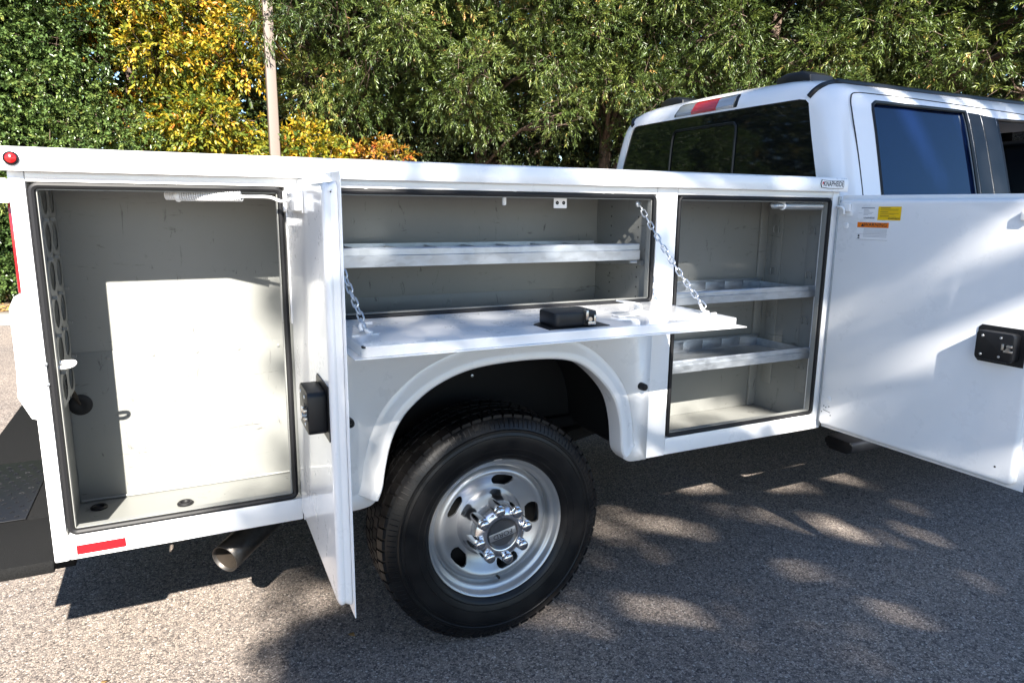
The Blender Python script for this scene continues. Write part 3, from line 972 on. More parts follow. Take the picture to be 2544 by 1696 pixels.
# pull hook beside the latch: a bent strap
u, v = mdoor(1.545, -0.25)
strap = smooth([(0.055, -0.001), (0.0, -0.002), (-0.020, -0.006), (-0.028, -0.018), (-0.022, -0.032), (0.002, -0.040), (0.040, -0.043)], 5)
sb = MB()
vs = []
for dx, dy in strap:
    for dv in (-0.02, 0.02):
        for tk in (0, 0.003):
            vs.append((u+dx, -TM+dy-tk-0.0005, v+dv+0.5*dx*0))
ns = len(strap)
fs = []
for i in range(ns-1):
    for a, b_ in ((0, 1), (1, 3), (3, 2), (2, 0)):
        fs.append((i*4+a, i*4+b_, (i+1)*4+b_, (i+1)*4+a))
fs += [(0, 1, 3, 2), ((ns-1)*4, (ns-1)*4+1, (ns-1)*4+3, (ns-1)*4+2)]
sb.faces(vs, fs)
sb.build('strap_hook', 'paint', mdr)
for X, Y in ((1.79, -0.285), (0.745, -0.24)):
    u, v = mdoor(X, Y)
    MB().tube(smooth([(u-0.02, -TM-0.001, v+0.004), (u-0.008, -TM-0.004, v), (u, -TM-0.016, v-0.006), (u+0.006, -TM-0.024, v-0.004), (u+0.012, -TM-0.020, v+0.006), (u+0.010, -TM-0.010, v+0.012)], 5), 0.0048, 8).build('chain_eye', 'paint', mdr)
    for du, dv in ((0.03, 0.03), (-0.02, 0.028)):
        MB().prism(rrect(u+du-0.010, u+du+0.010, v+dv-0.004, v+dv+0.004, 0.0038, 3), 'y', -TM-0.0004, -TM-0.0035, 0.001).build('eye_rivet', 'paint', mdr)
u, v = mdoor(0.79, -0.09)
MB().prism(rrect(u-0.014, u+0.014, v-0.004, v+0.004, 0.0038, 3), 'y', -TM-0.0004, -TM-0.004, 0.001).build('eye_rivet', 'paint', mdr)
u, v = mdoor(1.66, -0.05)
MB().prism(rrect(u-0.016, u+0.016, v-0.010, v+0.010, 0.008, 4), 'y', -TM-0.0004, -TM-0.003, 0.001).build('hole_plug', 'paint', mdr)
MB().tube([(0.01, -0.006, -0.004), (1.155, -0.006, -0.004)], 0.0050, 8).build('piano_hinge', 'galv', mdr)
# open mouth of the rolled edge at the left end
MB().prism([(1.141, 0.392), (1.1445, 0.398), (1.1405, 0.406), (1.146, 0.411), (1.150, 0.407), (1.1455, 0.404), (1.1485, 0.396), (1.146, 0.391)], 'y', -TM+0.003, -TM-0.0005).build('corner_gap', 'gap', mdr)

# chains: one object per link
lk_l, lk_w, lk_r = 0.030, 0.0072, 0.0024
lp = []
for k in range(9):
    a = math.pi*k/8
    lp.append((lk_l/2-lk_w+lk_w*math.sin(a), lk_w*math.cos(a), 0))
for k in range(9):
    a = math.pi+math.pi*k/8
    lp.append((-(lk_l/2-lk_w)+lk_w*math.sin(a), lk_w*math.cos(a), 0))
link_mesh = MB().tube(lp, lk_r, 7, closed=True).mesh('chain_link')
link_mesh.materials.append(M['zinc'])
link_mesh.polygons.foreach_set('use_smooth', np.ones(len(link_mesh.polygons), dtype=bool))


def chain(p0, p1, name):
    root = empty(name, (0, 0, 0), T)
    p0, p1 = Vector(p0), Vector(p1)
    d = p1-p0
    pitch = lk_l-2*lk_r-0.0005
    n = int(round(d.length/pitch))
    ax = d.normalized()
    side = ax.cross(Vector((0, 0, 1))).normalized()
    up = side.cross(ax)
    for k in range(n):
        t = (k+0.5)/n
        c = p0+d*t+Vector((0, 0, -0.016*4*t*(1-t)))
        tang = (d+Vector((0, 0, -0.016*4*(1-2*t)))).normalized()
        tw = R(40+90*(k % 2)+6*math.sin(k*1.7))
        s2_ = math.cos(tw)*side+math.sin(tw)*up
        w2 = tang.cross(s2_).normalized()
        s2_ = w2.cross(tang)
        o = bpy.data.objects.new('link', link_mesh)
        COL.objects.link(o)
        o.parent = root
        o.matrix_local = Matrix(((tang.x, s2_.x, w2.x, c.x), (tang.y, s2_.y, w2.y, c.y), (tang.z, s2_.z, w2.z, c.z), (0, 0, 0, 1)))
    MB().lathe([(0.012, 0.0), (0.011, -0.004), (0.006, -0.007), (0.001, -0.008)], 14, (p0.x, p0.y+0.004, p0.z)).build('anchor_bolt', 'zinc', root)
    return root


chain((1.768, 0.040, 1.495), (1.793, -0.288, 1.183), 'door_chain')
chain((0.700, 0.040, 1.495), (0.745, -0.245, 1.183), 'door_chain')

# badge on the rail
bdg = [(2.553, 1.5640), (2.590, 1.5605), (2.635, 1.5605), (2.672, 1.5620), (2.676, 1.577), (2.672, 1.5925), (2.635, 1.5905), (2.590, 1.5905), (2.553, 1.5940), (2.548, 1.579)]
bo = MB().prism(bdg, 'y', -0.0268, -0.0285, 0.0005).build('maker_badge', 'ink', T)
cxb, czb = 2.612, 1.5775
MB().prism([((p[0]-cxb)*0.965+cxb, (p[1]-czb)*0.88+czb) for p in bdg], 'y', -0.0282, -0.0292).build('badge_face', 'stickerwhite', bo)
me = text_mesh('KNAPHEIDE', 0.0270, bold=0.0005)
me.transform(Matrix(((0.76, 0, 0, 2.616), (0, 0, -1, -0.0296), (0, 1, 0, 1.5775), (0, 0, 0, 1))))
link('lettering', me, 'ink', bo, 0)
MB().prism([(2.556, 1.585), (2.564, 1.586), (2.561, 1.578), (2.556, 1.573)], 'y', -0.0292, -0.0296).build('badge_accent', 'inkred', bo)

# round marker light, reflector tape
mk = MB().lathe([(0.0155, -0.0262), (0.0155, -0.031), (0.012, -0.033), (0.0115, -0.0265)], 24, (0.0165, 0, 1.5765)).build('marker_light', 'trim', T)
MB().lathe([(0.0120, -0.030), (0.0105, -0.0345), (0.006, -0.037), (0.0005, -0.038)], 24, (0.0165, 0, 1.5765)).build('lens', 'redlens2', mk)
MB().box(0.050, 0.160, -0.0012, -0.0004, 0.6015, 0.6265).build('reflector_tape', 'redtape', T)

# rear face: lamp, lamp housing, tailgate top
rf = MB().box(0.001, 0.004, 0.05, 0.36, ZB+0.002, ZT-0.035).build('rear_face', 'paint', T)
MB().box(-0.014, 0.0005, 0.045, 0.10, 1.265, 1.485, 0.005).build('tail_light', 'redlens', T)
MB().prism([(-0.0350, 1.02), (-0.0300, 1.10), (-0.030, 1.235), (-0.018, 1.262), (0.0005, 1.262), (0.0005, 0.96), (-0.012, 0.965)], 'y', 0.010, 0.14, 0.004).build('lamp_housing', 'paint', T)
MB().box(-0.044, -0.002, 0.30, 1.70, 0.70, 1.535, 0.010).build('tailgate', 'paint', T)
tb = MB().box(-0.26, -0.003, 0.008, 0.030, 1.478, 1.534, 0.004).build('grab_bar', 'paint', T)
MB().lathe([(0.006, 0.0075), (0.004, 0.005), (0.001, 0.0045)], 10, (-0.020, 0, 1.500)).build('bolt_head', 'steel', tb)

# rear step bumper
bp = MB()
bp.prism([(-0.33, 0.43), (-0.0005, 0.43), (-0.0005, 0.598), (-0.33, 0.598)], 'y', 0.300, 1.72, 0.008)
bp.box(-0.33, -0.0005, -0.005, 0.298, 0.565, 0.600, 0.006)
bp.box(-0.33, -0.005, 1.722, 2.015, 0.565, 0.600, 0.010)
bpo = bp.build('step_bumper', 'liner', T)
tp = MB().box(-0.31, -0.105, 0.30, 0.83, 0.5995, 0.6025, 0.001).build('tread_plate', 'plastic', bpo)
tpb = MB()
for i in range(6):
    for j in range(13):
        cx, cy = -0.29+i*0.032+(j % 2)*0.014, 0.325+j*0.038
        if cx > -0.112:
            continue
        a = 0.6+1.5*((i*7+j*3) % 5)/5
        for q in (0, 1):
            dx, dy = math.cos(a+q*1.57)*0.007, math.sin(a+q*1.57)*0.007
            tpb.tube([(cx-dx, cy-dy, 0.603), (cx, cy, 0.6045), (cx+dx, cy+dy, 0.603)], 0.0016, 5)
tpo = tpb.build('grip_pattern', 'plastic', bpo)
tpo['kind'] = 'stuff'

# exhaust: slanted tail pipe
ex = MB()
c0, c1, c2, c3 = Vector((0.400, 0.235, 0.395)), Vector((0.56, 0.40, 0.440)), Vector((0.74, 0.58, 0.49)), Vector((1.0, 0.72, 0.55))
pth = smooth([c0, c1, c2, c3], 6)
ax = (c1-c0).normalized()
ex.tube(pth, 0.046, 28, caps=False)
bmesh.ops.recalc_face_normals(ex.bm, faces=ex.bm.faces[:])
exo = ex.build('exhaust_pipe', 'pipe', T)
md = exo.modifiers.new('wall', 'SOLIDIFY')
md.thickness = 0.0025
md.offset = -1
inn = MB()
inn.tube([Vector(p)+ax*0.012 for p in pth[:8]], 0.0428, 28, caps=False)
bmesh.ops.recalc_face_normals(inn.bm, faces=inn.bm.faces[:])
inn.build('pipe_lining', 'soot', exo)

# ---- wheels
WZ = 0.405


def make_wheel():
    root = empty('wheel', (0, 0, WZ), T)
    ty = MB()
    prof = [(0.243, 0.034), (0.252, 0.018), (0.262, 0.011), (0.266, 0.0095), (0.267, 0.0080), (0.269, 0.0080), (0.270, 0.0090), (0.285, 0.0045), (0.288, 0.0040), (0.2885, 0.0030), (0.291, 0.0030), (0.2915, 0.0036), (0.312, 0.001), (0.330, 0.002), (0.333, 0.0025), (0.3335, 0.0012), (0.335, 0.0012), (0.3355, 0.0030), (0.345, 0.006), (0.347, 0.0040), (0.353, 0.0045), (0.356, 0.009), (0.368, 0.014),
            (0.380, 0.021), (0.390, 0.030), (0.396, 0.040), (0.400, 0.052), (0.4035, 0.075), (0.405, 0.11), (0.405, 0.16), (0.4035, 0.195), (0.400, 0.218), (0.390, 0.240), (0.368, 0.256), (0.33, 0.266), (0.29, 0.266), (0.25, 0.25), (0.243, 0.235)]
    ty.lathe(prof, 120)
    tyo = ty.build('tyre', 'tyre', root, 28)
    # tread blocks
    tb_ = MB()
    nb = 66
    for k in range(nb):
        for (ya, yb, ph, r0) in ((0.030, 0.068, 0.0, 0.394), (0.074, 0.118, 0.5, 0.4030), (0.124, 0.150, 0.2, 0.4036), (0.156, 0.198, 0.7, 0.4030), (0.204, 0.236, 0.1, 0.394)):
            a0 = 2*math.pi*(k+ph+0.06)/nb
            a1 = 2*math.pi*(k+ph+0.92)/nb
            sk = 0.012 if ya < 0.1 else -0.010
            vs = []
            for rr_, yy, aa in [(r0-0.012, ya, a0), (r0-0.012, yb, a0+sk), (r0-0.012, yb, a1+sk), (r0-0.012, ya, a1)]:
                vs.append((rr_*math.cos(aa), yy, rr_*math.sin(aa)))
            ra = 0.4005 if ya == 0.030 else 0.4075
            rb = 0.4005 if yb == 0.236 else 0.4075
            for rr_, yy, aa in [(ra, ya+0.001, a0+0.004), (rb, yb-0.001, a0+sk+0.004), (rb, yb-0.001, a1+sk-0.004), (ra, ya+0.001, a1-0.004)]:
                vs.append((rr_*math.cos(aa), yy, rr_*math.sin(aa)))
            tb_.faces(vs, [(4, 5, 6, 7), (0, 1, 5, 4), (1, 2, 6, 5), (2, 3, 7, 6), (3, 0, 4, 7)])
    tbo = tb_.build('tread_blocks', 'tyre', tyo, 20)
    tbo['kind'] = 'stuff'
    # raised sidewall ribs near the shoulder
    rb_ = MB()
    for k in range(nb*2):
        a0 = 2*math.pi*k/(nb*2)
        p = [(0.362, 0.0098), (0.386, 0.0245)]
        c, s_ = math.cos(a0), math.sin(a0)
        rb_.tube([(p[0][0]*c, p[0][1], p[0][0]*s_), (p[1][0]*c, p[1][1], p[1][0]*s_)], 0.0014, 4)
    rbo = rb_.build('sidewall_ribs', 'tyre', tyo, 0)
    rbo['kind'] = 'stuff'
    # barrel with lip
    rm = MB()
    rm.lathe([(0.243, 0.040), (0.2475, 0.034), (0.2485, 0.028), (0.246, 0.0245), (0.241, 0.026), (0.2375, 0.032), (0.2335, 0.046), (0.2300, 0.050), (0.224, 0.051), (0.219, 0.054), (0.2165, 0.062), (0.2150, 0.085), (0.212, 0.11), (0.210, 0.24)], 96)
    rmo = rm.build('rim_barrel', 'rim', root, 50)
    dc = MB()
    dprof = [(0.2150, 0.079), (0.2085, 0.078), (0.203, 0.071), (0.197, 0.064), (0.190, 0.0615), (0.182, 0.063), (0.172, 0.069), (0.155, 0.080), (0.135, 0.090), (0.118, 0.094), (0.100, 0.093), (0.080, 0.090), (0.02, 0.090),
             (0.02, 0.097), (0.10, 0.100), (0.118, 0.101), (0.136, 0.097), (0.157, 0.087), (0.174, 0.076), (0.184, 0.070), (0.190, 0.0685), (0.196, 0.071), (0.2015, 0.078), (0.2080, 0.085), (0.2150, 0.086), (0.2150, 0.079)]
    dc.lathe(dprof, 96)
    bmesh.ops.remove_doubles(dc.bm, verts=dc.bm.verts[:], dist=1e-6)
    dco = dc.build('rim_disc', 'rim', root, 40)
    cutters = []
    for k in range(5):
        a = R(4+72*k)
        sl = []
        for (r_, t_) in [(0.136, -0.022), (0.146, -0.034), (0.158, -0.041), (0.170, -0.039), (0.177, -0.030), (0.180, 0.0), (0.177, 0.030), (0.170, 0.039), (0.158, 0.041), (0.146, 0.034), (0.136, 0.022)]:
            sl.append((r_*math.cos(a)-t_*math.sin(a), r_*math.sin(a)+t_*math.cos(a)))
        c = MB().prism(sl, 'y', 0.03, 0.13).build('cutter', 'rim', root)
        cutters.append(c)
    cut(dco, cutters)
    MB().lathe([(0.21, 0.15), (0.20, 0.130), (0.09, 0.125), (0.001, 0.125)], 48).build('brake_drum', 'chassis', root)
    # chrome hub cover with eight long nut covers
    hb_ = MB()
    hb_.lathe([(0.122, 0.093), (0.121, 0.084), (0.113, 0.076), (0.110, 0.060), (0.104, 0.035), (0.094, 0.002), (0.084, -0.010), (0.072, -0.017), (0.060, -0.019), (0.056, -0.017), (0.055, -0.010)], 64)
    hbo = hb_.build('hub_cover', 'satinchrome', root, 50)
    MB().lathe([(0.0555, -0.012), (0.054, -0.018), (0.050, -0.0165), (0.045, -0.012), (0.001, -0.010)], 48).build('cap_insert', 'capgrey', hbo)
    tilt = R(-12)
    bar = MB().prism(rrect(-0.049, 0.049, -0.0125, 0.0125, 0.003, 3), 'y', -0.0135, -0.0185, 0.0008)
    bar_o = bar.build('name_bar', 'barsilver', hbo)
    bar_o.rotation_euler = (0, tilt, 0)
    me = text_mesh('FORD', 0.024)
    me.transform(Matrix(((-1.15, 0, 0, 0), (0, 0, -1, -0.0189), (0, -1, 0, 0), (0, 0, 0, 1))))
    lo = link('lettering', me, 'ink', hbo, 0)
    lo.rotation_euler = (0, tilt, 0)
    lugm = MB()
    lugm.lathe([(0.0215, 0.085), (0.0215, 0.06), (0.0205, -0.008), (0.0190, -0.020), (0.0150, -0.0225), (0.0172, -0.025), (0.0172, -0.033), (0.014, -0.0368), (0.006, -0.0385), (0.0003, -0.0390)], 20)
    lm_ = lugm.mesh('nut_cover')
    lm_.materials.append(M['nutchrome'])
    lm_.polygons.foreach_set('use_smooth', np.ones(len(lm_.polygons), dtype=bool))
    lm_.set_sharp_from_angle(angle=R(40))
    for k in range(8):
        a = R(10+45*k)
        o = bpy.data.objects.new('nut_cover', lm_)
        COL.objects.link(o)
        o.parent = hbo
        o.location = (0.0865*math.cos(a), 0, 0.0865*math.sin(a))
    MB().tube([(0.02, 0.075, -0.2015), (0.017, 0.045, -0.196)], 0.0045, 8).build('valve_stem', 'rubber', root)
    MB().box(-0.014, 0.014, 0.0225, 0.0275, 0.2445, 0.2505, 0.001).build('balance_weight', 'barsilver', root)
    return root


wh = make_wheel()
wh.location = (1.252, 0.030, WZ)
for (wx, wy, rz) in ((1.252, 1.985, math.pi), (5.10, 0.030, 0), (5.10, 1.985, math.pi)):
    w2 = copy_tree(wh, T)
    w2.location = (wx, wy, WZ)
    w2.rotation_euler = (0, 0, rz)

# chassis, bed and far side of the body
MB().box(-0.03, 5.6, 0.56, 0.63, 0.50, 0.62, 0.004).build('frame_rail', 'chassis', T)
MB().box(-0.03, 5.6, 1.38, 1.45, 0.50, 0.62, 0.004).build('frame_rail', 'chassis', T)
axl = MB().tube([(1.252, 0.14, WZ), (1.252, 1.87, WZ)], 0.05, 16)
axl.lathe([(0.05, -0.17), (0.13, -0.12), (0.17, 0), (0.13, 0.12), (0.05, 0.17)], 24, (1.252, 1.0, WZ))
axl.build('rear_axle', 'chassis', T)
MB().tube(smooth([(0.62, 0.50, 0.56), (0.95, 0.50, 0.49), (1.25, 0.50, 0.47), (1.55, 0.50, 0.49), (1.95, 0.50, 0.56)], 4), 0.035, 8).build('leaf_spring', 'chassis', T)
MB().box(0.0, 2.70, 0.367, 1.65, 0.62, 0.66).build('bed_floor', 'liner', T)
fs_ = MB()
fs_.box(0.0, 0.83, 1.652, 2.02, ZB, ZT, 0.006)
fs_.box(0.8305, 1.71, 1.652, 2.02, 1.0, ZT, 0.006)
fs_.box(1.7105, 2.70, 1.652, 2.02, ZB, ZT, 0.006)
fs_.build('far_side_body', 'paint', T)
MB().box(2.66, 2.70, 0.372, 1.648, 0.665, 1.55, 0.004).build('bulkhead', 'paint', T)

# running board
MB().prism(rrect(0.015, 0.155, 0.425, 0.480, [0.024, 0.024, 0.012, 0.012], 5), 'x', 2.935, 4.55, 0.010).build('running_board', 'plastic', T)
for bx in (3.2, 4.2):
    MB().box(bx, bx+0.06, 0.14, 0.60, 0.45, 0.50, 0.004).build('step_bracket', 'chassis', T)

# ---- cab
LV = [  # z, half width, rear x, front x, corner radius
    (0.56, 0.955, 2.90, 5.45, 0.10), (0.70, 0.985, 2.875, 5.45, 0.10), (1.00, 0.995, 2.865, 5.45, 0.10), (1.25, 0.985, 2.855, 5.42, 0.10), (1.42, 0.950, 2.845, 5.38, 0.10), (1.50, 0.915, 2.842, 5.30, 0.10),
    (1.60, 0.892, 2.840, 5.18, 0.105), (1.70, 0.868, 2.843, 5.05, 0.11), (1.80, 0.843, 2.848, 4.93, 0.115), (1.90, 0.815, 2.856, 4.80, 0.12), (1.95, 0.795, 2.862, 4.72, 0.125), (1.985, 0.768, 2.870, 4.64, 0.13),
    (2.010, 0.735, 2.880, 4.57, 0.13), (2.032, 0.685, 2.895, 4.50, 0.13), (2.050, 0.60, 2.92, 4.42, 0.13), (2.064, 0.46, 2.97, 4.33, 0.13), (2.074, 0.25, 3.10, 4.15, 0.10), (2.077, 0.06, 3.35, 3.9, 0.03)]
YC = 1.0


def lv(z):
    for a, b in zip(LV, LV[1:]):
        if a[0] <= z <= b[0]:
            t = (z-a[0])/(b[0]-a[0])
            return [a[i]+(b[i]-a[i])*t for i in range(5)]
    return list(LV[-1] if z > LV[-1][0] else LV[0])


def side_y(z):
    return YC-lv(z)[1]


def plan(z, hw, xr, xf, r):
    pts = []
    for k in range(15):
        t = k/14
        pts.append((xf+(xr+r-xf)*t, YC-hw))
    for k in range(1, 9):
        a = R(270-90*k/8)
        pts.append((xr+r+r*math.cos(a), YC-hw+r+r*math.sin(a)))
    nb_ = 13
    for k in range(1, nb_):
        t = k/nb_
        bow = 0.018*(1-(2*t-1)**2)
        pts.append((xr-bow, YC-hw+r+(2*hw-2*r)*t))
    half = [(p[0], 2*YC-p[1]) for p in pts[:15+8]]
    return pts+half[::-1]


def zsub():
    zs = []
    for a, b in zip(LV, LV[1:]):
        m = 3 if a[0] < 1.9 else 2
        for k in range(m):
            zs.append(a[0]+(b[0]-a[0])*k/m)
    return zs+[LV[-1][0]]


cb = MB()
prs = [[(p[0], p[1], z) for p in plan(*([z]+lv(z)[1:]))] for z in zsub()]
m = len(prs[0])
vs = [p for r in prs for p in r]
fs = [(r*m+k, r*m+(k+1) % m, (r+1)*m+(k+1) % m, (r+1)*m+k) for r in range(len(prs)-1) for k in range(m)]
fs.append(tuple(range((len(prs)-1)*m, len(prs)*m)))
fs.append(tuple(range(m))[::-1])
cb.faces(vs, fs)
cab = cb.build('cab', 'paint_gloss', T, 40)
# hollow it: an inner shell is cut away, then the window openings
icb = MB()
ipr = []
for z in zsub():
    if not 0.62 <= z <= 2.045:
        continue
    _, hw, xr, xf, r = lv(z)
    ipr.append([(p[0], p[1], z-0.004) for p in plan(z, hw-0.05, xr+0.05, xf-0.05, max(r-0.04, 0.02))])
vs = [p for r in ipr for p in r]
fs = [(r*m+k, r*m+(k+1) % m, (r+1)*m+(k+1) % m, (r+1)*m+k) for r in range(len(ipr)-1) for k in range(m)]
fs.append(tuple(range((len(ipr)-1)*m, len(ipr)*m)))
fs.append(tuple(range(m))[::-1])
icb.faces(vs, fs)
WIN_R = [(3.062, 1.440), (3.745, 1.440), (3.715, 1.938), (3.095, 1.938), (3.072, 1.925), (3.064, 1.900)]
WIN_F = [(3.985, 1.430), (4.95, 1.430), (4.90, 1.50), (4.62, 1.86), (4.55, 1.915), (4.48, 1.925), (3.945, 1.915)]
cutters = [icb.build('cutter', 'trim'), MB().prism(WIN_R, 'y', -0.5, 2.5).build('cutter', 'trim'), MB().prism(WIN_F, 'y', -0.5, 2.5).build('cutter', 'trim')]
WIN_B = [(0.20, 1.42), (1.80, 1.42), (1.795, 1.46), (1.655, 1.935), (1.635, 1.952), (1.60, 1.958), (0.40, 1.958), (0.365, 1.952), (0.345, 1.935), (0.205, 1.46)]
cutters.append(MB().prism(WIN_B, 'x', 2.70, 3.02).build('cutter', 'trim'))
cutters.append(MB().prism([(4.70, 1.9), (5.26, 1.46), (6.2, 1.46), (6.2, 2.2), (4.70, 2.2)], 'y', 0.24, 1.76).build('cutter', 'trim'))
cut(cab, cutters)


def side_patch(poly, off, n=9):
    """panel that follows the leaning cab side; poly in x,z"""
    b = MB()
    zs = sorted({p[1] for p in poly})
    z0, z1 = zs[0], zs[-1]
    zz = sorted(set(list(np.linspace(z0, z1, n))+zs))

    def span(z):
        xs = []
        for i in range(len(poly)):
            (xa, za), (xb, zb) = poly[i], poly[(i+1) % len(poly)]
            if za == zb:
                if abs(z-za) < 1e-9:
                    xs += [xa, xb]
                continue
            t = (z-za)/(zb-za)
            if -1e-9 <= t <= 1+1e-9:
                xs.append(xa+(xb-xa)*t)
        return min(xs), max(xs)
    vs = []
    for z in zz:
        a, c = span(z)
        vs += [(a, side_y(z)+off, z), (c, side_y(z)+off, z)]
    b.faces(vs, [(2*i, 2*i+1, 2*i+3, 2*i+2) for i in range(len(zz)-1)])
    return b


def on_side(pts, off):
    return [(x, side_y(z)+off, z) for x, z in pts]


def grow(poly, d):
    cx = sum(p[0] for p in poly)/len(poly)
    cz = sum(p[1] for p in poly)/len(poly)
    return [(p[0]+d*(1 if p[0] > cx else -1), p[1]+d*(1 if p[1] > cz else -1)) for p in poly]


def glass_pair(poly, mirror=False):
    b = side_patch(poly, 0.016)
    b2 = side_patch(poly, 0.021)
    b.faces([tuple(v.co) for v in b2.bm.verts], [[v.index for v in f.verts] for f in (b2.bm.verts.index_update() or b2.bm.faces)])
    b2.bm.free()
    if mirror:
        for v_ in b.bm.verts:
            v_.co.y = 2*YC-v_.co.y
    return b


glass_pair(grow(WIN_R, 0.012)).build('rear_door_window', 'skyglass', cab, 60)
dense = []
for i in range(len(WIN_R)):
    a, b_ = WIN_R[i], WIN_R[(i+1) % len(WIN_R)]
    for k in range(8):
        dense.append((a[0]+(b_[0]-a[0])*k/8, a[1]+(b_[1]-a[1])*k/8))
MB().tube(on_side(dense, 0.003), 0.0085, 8, closed=True).build('window_seal', 'trim', cab)
dense = []
for i in range(len(WIN_F)):
    a, b_ = WIN_F[i], WIN_F[(i+1) % len(WIN_F)]
    for k in range(8):
        dense.append((a[0]+(b_[0]-a[0])*k/8, a[1]+(b_[1]-a[1])*k/8))
MB().tube(on_side(dense, 0.004), 0.0085, 8, closed=True).build('window_seal', 'trim', cab)
for poly in ([(3.757, 1.46), (3.856, 1.46), (3.818, 1.932), (3.728, 1.935)], [(3.862, 1.46), (3.975, 1.46), (3.934, 1.922), (3.824, 1.930)]):
    p_ = side_patch(poly, -0.003).build('pillar_cover', 'trim', cab, 0)
    md = p_.modifiers.new('thickness', 'SOLIDIFY')
    md.thickness = 0.003
    md.offset = -1 if p_.data.polygons[0].normal.y < 0 else 1
# far side windows
for WN in (WIN_R,):
    glass_pair(grow(WN, 0.012), True).build('far_window', 'darkglass', cab, 60)
# door gap lines
seamp = smooth([(2.945, 1.30), (2.943, 1.50), (2.940, 1.70), (2.934, 1.86), (2.938, 1.925), (2.962, 1.962), (3.01, 1.973), (3.10, 1.975), (3.4, 1.974), (3.80, 1.966), (4.2, 1.955), (4.5, 1.945)], 6)
MB().tube(on_side(seamp, 0.0005), 0.0028, 6).build('door_gap', 'gap', cab)
MB().tube(on_side([(3.822, 1.935), (3.82, 1.964)], 0.0005), 0.002, 6).build('door_gap', 'gap', cab)


def rear_x(y, z):
    _, hw, xr, xf, r = lv(z)
    e = hw-r
    d = abs(y-YC)
    if d <= e:
        t = (y-YC+e)/(2*e)
        return xr-0.018*(1-(2*t-1)**2)
    d = min(d-e, r)
    return xr+r-math.sqrt(max(r*r-d*d, 0))


# rear window glass with its sliding pane frame
gv = []
zr_ = np.linspace(1.405, 1.972, 10)
for z in zr_:
    t = (z-1.42)/(1.958-1.42)
    h = 0.815-(0.815-0.645)*max(0, min(1, t))
    for k in range(17):
        y = YC-h+2*h*k/16
        gv.append((rear_x(y, z)+0.006, y, z))
gb = MB().faces(gv, [(i*17+k, i*17+k+1, (i+1)*17+k+1, (i+1)*17+k) for i in range(9) for k in range(16)])
gb.faces([(p[0]+0.005, p[1], p[2]) for p in gv], [(i*17+k, i*17+k+1, (i+1)*17+k+1, (i+1)*17+k) for i in range(9) for k in range(16)])
gl = gb.build('rear_window', 'darkglass', cab, 60)
fr_ = smooth([(1.250, 1.42), (1.248, 1.60), (1.246, 1.80), (1.240, 1.870), (1.225, 1.890), (1.19, 1.8945), (1.0, 1.8945), (0.80, 1.8945), (0.775, 1.889), (0.762, 1.87), (0.757, 1.80), (0.753, 1.60), (0.75, 1.42)], 4)
MB().tube([(rear_x(y, z)+0.003, y, z) for y, z in fr_], 0.0065, 6).build('sliding_pane_frame', 'trim', gl)
# high brake light
bl = MB()
zs_ = [(1.968, 0.785, 1.240), (1.980, 0.782, 1.236), (2.022, 0.785, 1.215), (2.033, 0.790, 1.205)]


def lamp_part(name, m_, f0, f1, out_, parent):
    b = MB()
    vs = []
    nk = 7
    for q, (z, ya, yb) in enumerate(zs_):
        for k in range(nk):
            f = f0+(f1-f0)*k/(nk-1)
            y = ya+(yb-ya)*f
            vs.append((rear_x(y, z)-out_*(1.0 if 0 < q < 3 else 0.25), y, z))
    n1 = len(vs)
    vs += [(x+out_+0.004, y, z) for x, y, z in vs]
    fs_l = [(i*nk+k, i*nk+k+1, (i+1)*nk+k+1, (i+1)*nk+k) for i in range(3) for k in range(nk-1)]
    loop = [k for k in range(nk)]+[i*nk+nk-1 for i in range(1, 4)]+[3*nk+k for k in range(nk-2, -1, -1)]+[i*nk for i in (2, 1)]
    fs_l += [tuple(q+n1 for q in f) for f in fs_l]
    fs_l += [(loop[i], loop[(i+1) % len(loop)], loop[(i+1) % len(loop)]+n1, loop[i]+n1) for i in range(len(loop))]
    b.faces(vs, fs_l)
    return b.build(name, m_, parent)


hl = lamp_part('high_brake_light', 'trim', -0.02, 1.02, 0.006, cab)
lamp_part('clear_lens', 'clearlens', 0.02, 0.285, 0.0125, hl)
lamp_part('red_lens', 'redlens2', 0.29, 0.70, 0.0135, hl)
lamp_part('clear_lens', 'clearlens', 0.705, 0.98, 0.0125, hl)
# roof gutter mouldings, near and far, and two low domes on the roof


def roof_pt(d, x):
    """point on the roof skin at distance d from the centre line"""
    for a, b in zip(LV[8:], LV[9:]):
        if b[1] <= d <= a[1]:
            t = (a[1]-d)/(a[1]-b[1])
            return a[0]+(b[0]-a[0])*t
    return LV[-1][0]


for sgn in (-1, 1):
    path = []
    for (d, z) in ((0.650, 1.962), (0.668, 1.985), (0.682, 2.005), (0.692, 2.020)):
        y = YC+sgn*d
        path.append((rear_x(y, z)-0.001, y, z))
    for x, d in ((2.975, 0.703), (3.02, 0.706), (3.10, 0.708), (3.5, 0.708), (4.0, 0.706), (4.4, 0.70)):
        path.append((x, YC+sgn*d, roof_pt(d, x)+0.002))
    sp = smooth(path, 5)
    b = MB().tube(sp, 0.0135, 8)
    b.build('roof_moulding', 'trim', cab)
for yc_, xc_ in ((0.60, 3.02), (1.50, 3.02)):
    MB().prism([(yc_-0.115, 2.02), (yc_+0.115, 2.02), (yc_+0.098, 2.105), (yc_+0.04, 2.118), (yc_-0.05, 2.116), (yc_-0.10, 2.095)], 'x', xc_, xc_+0.16, 0.012).build('roof_dome', 'trim', cab)
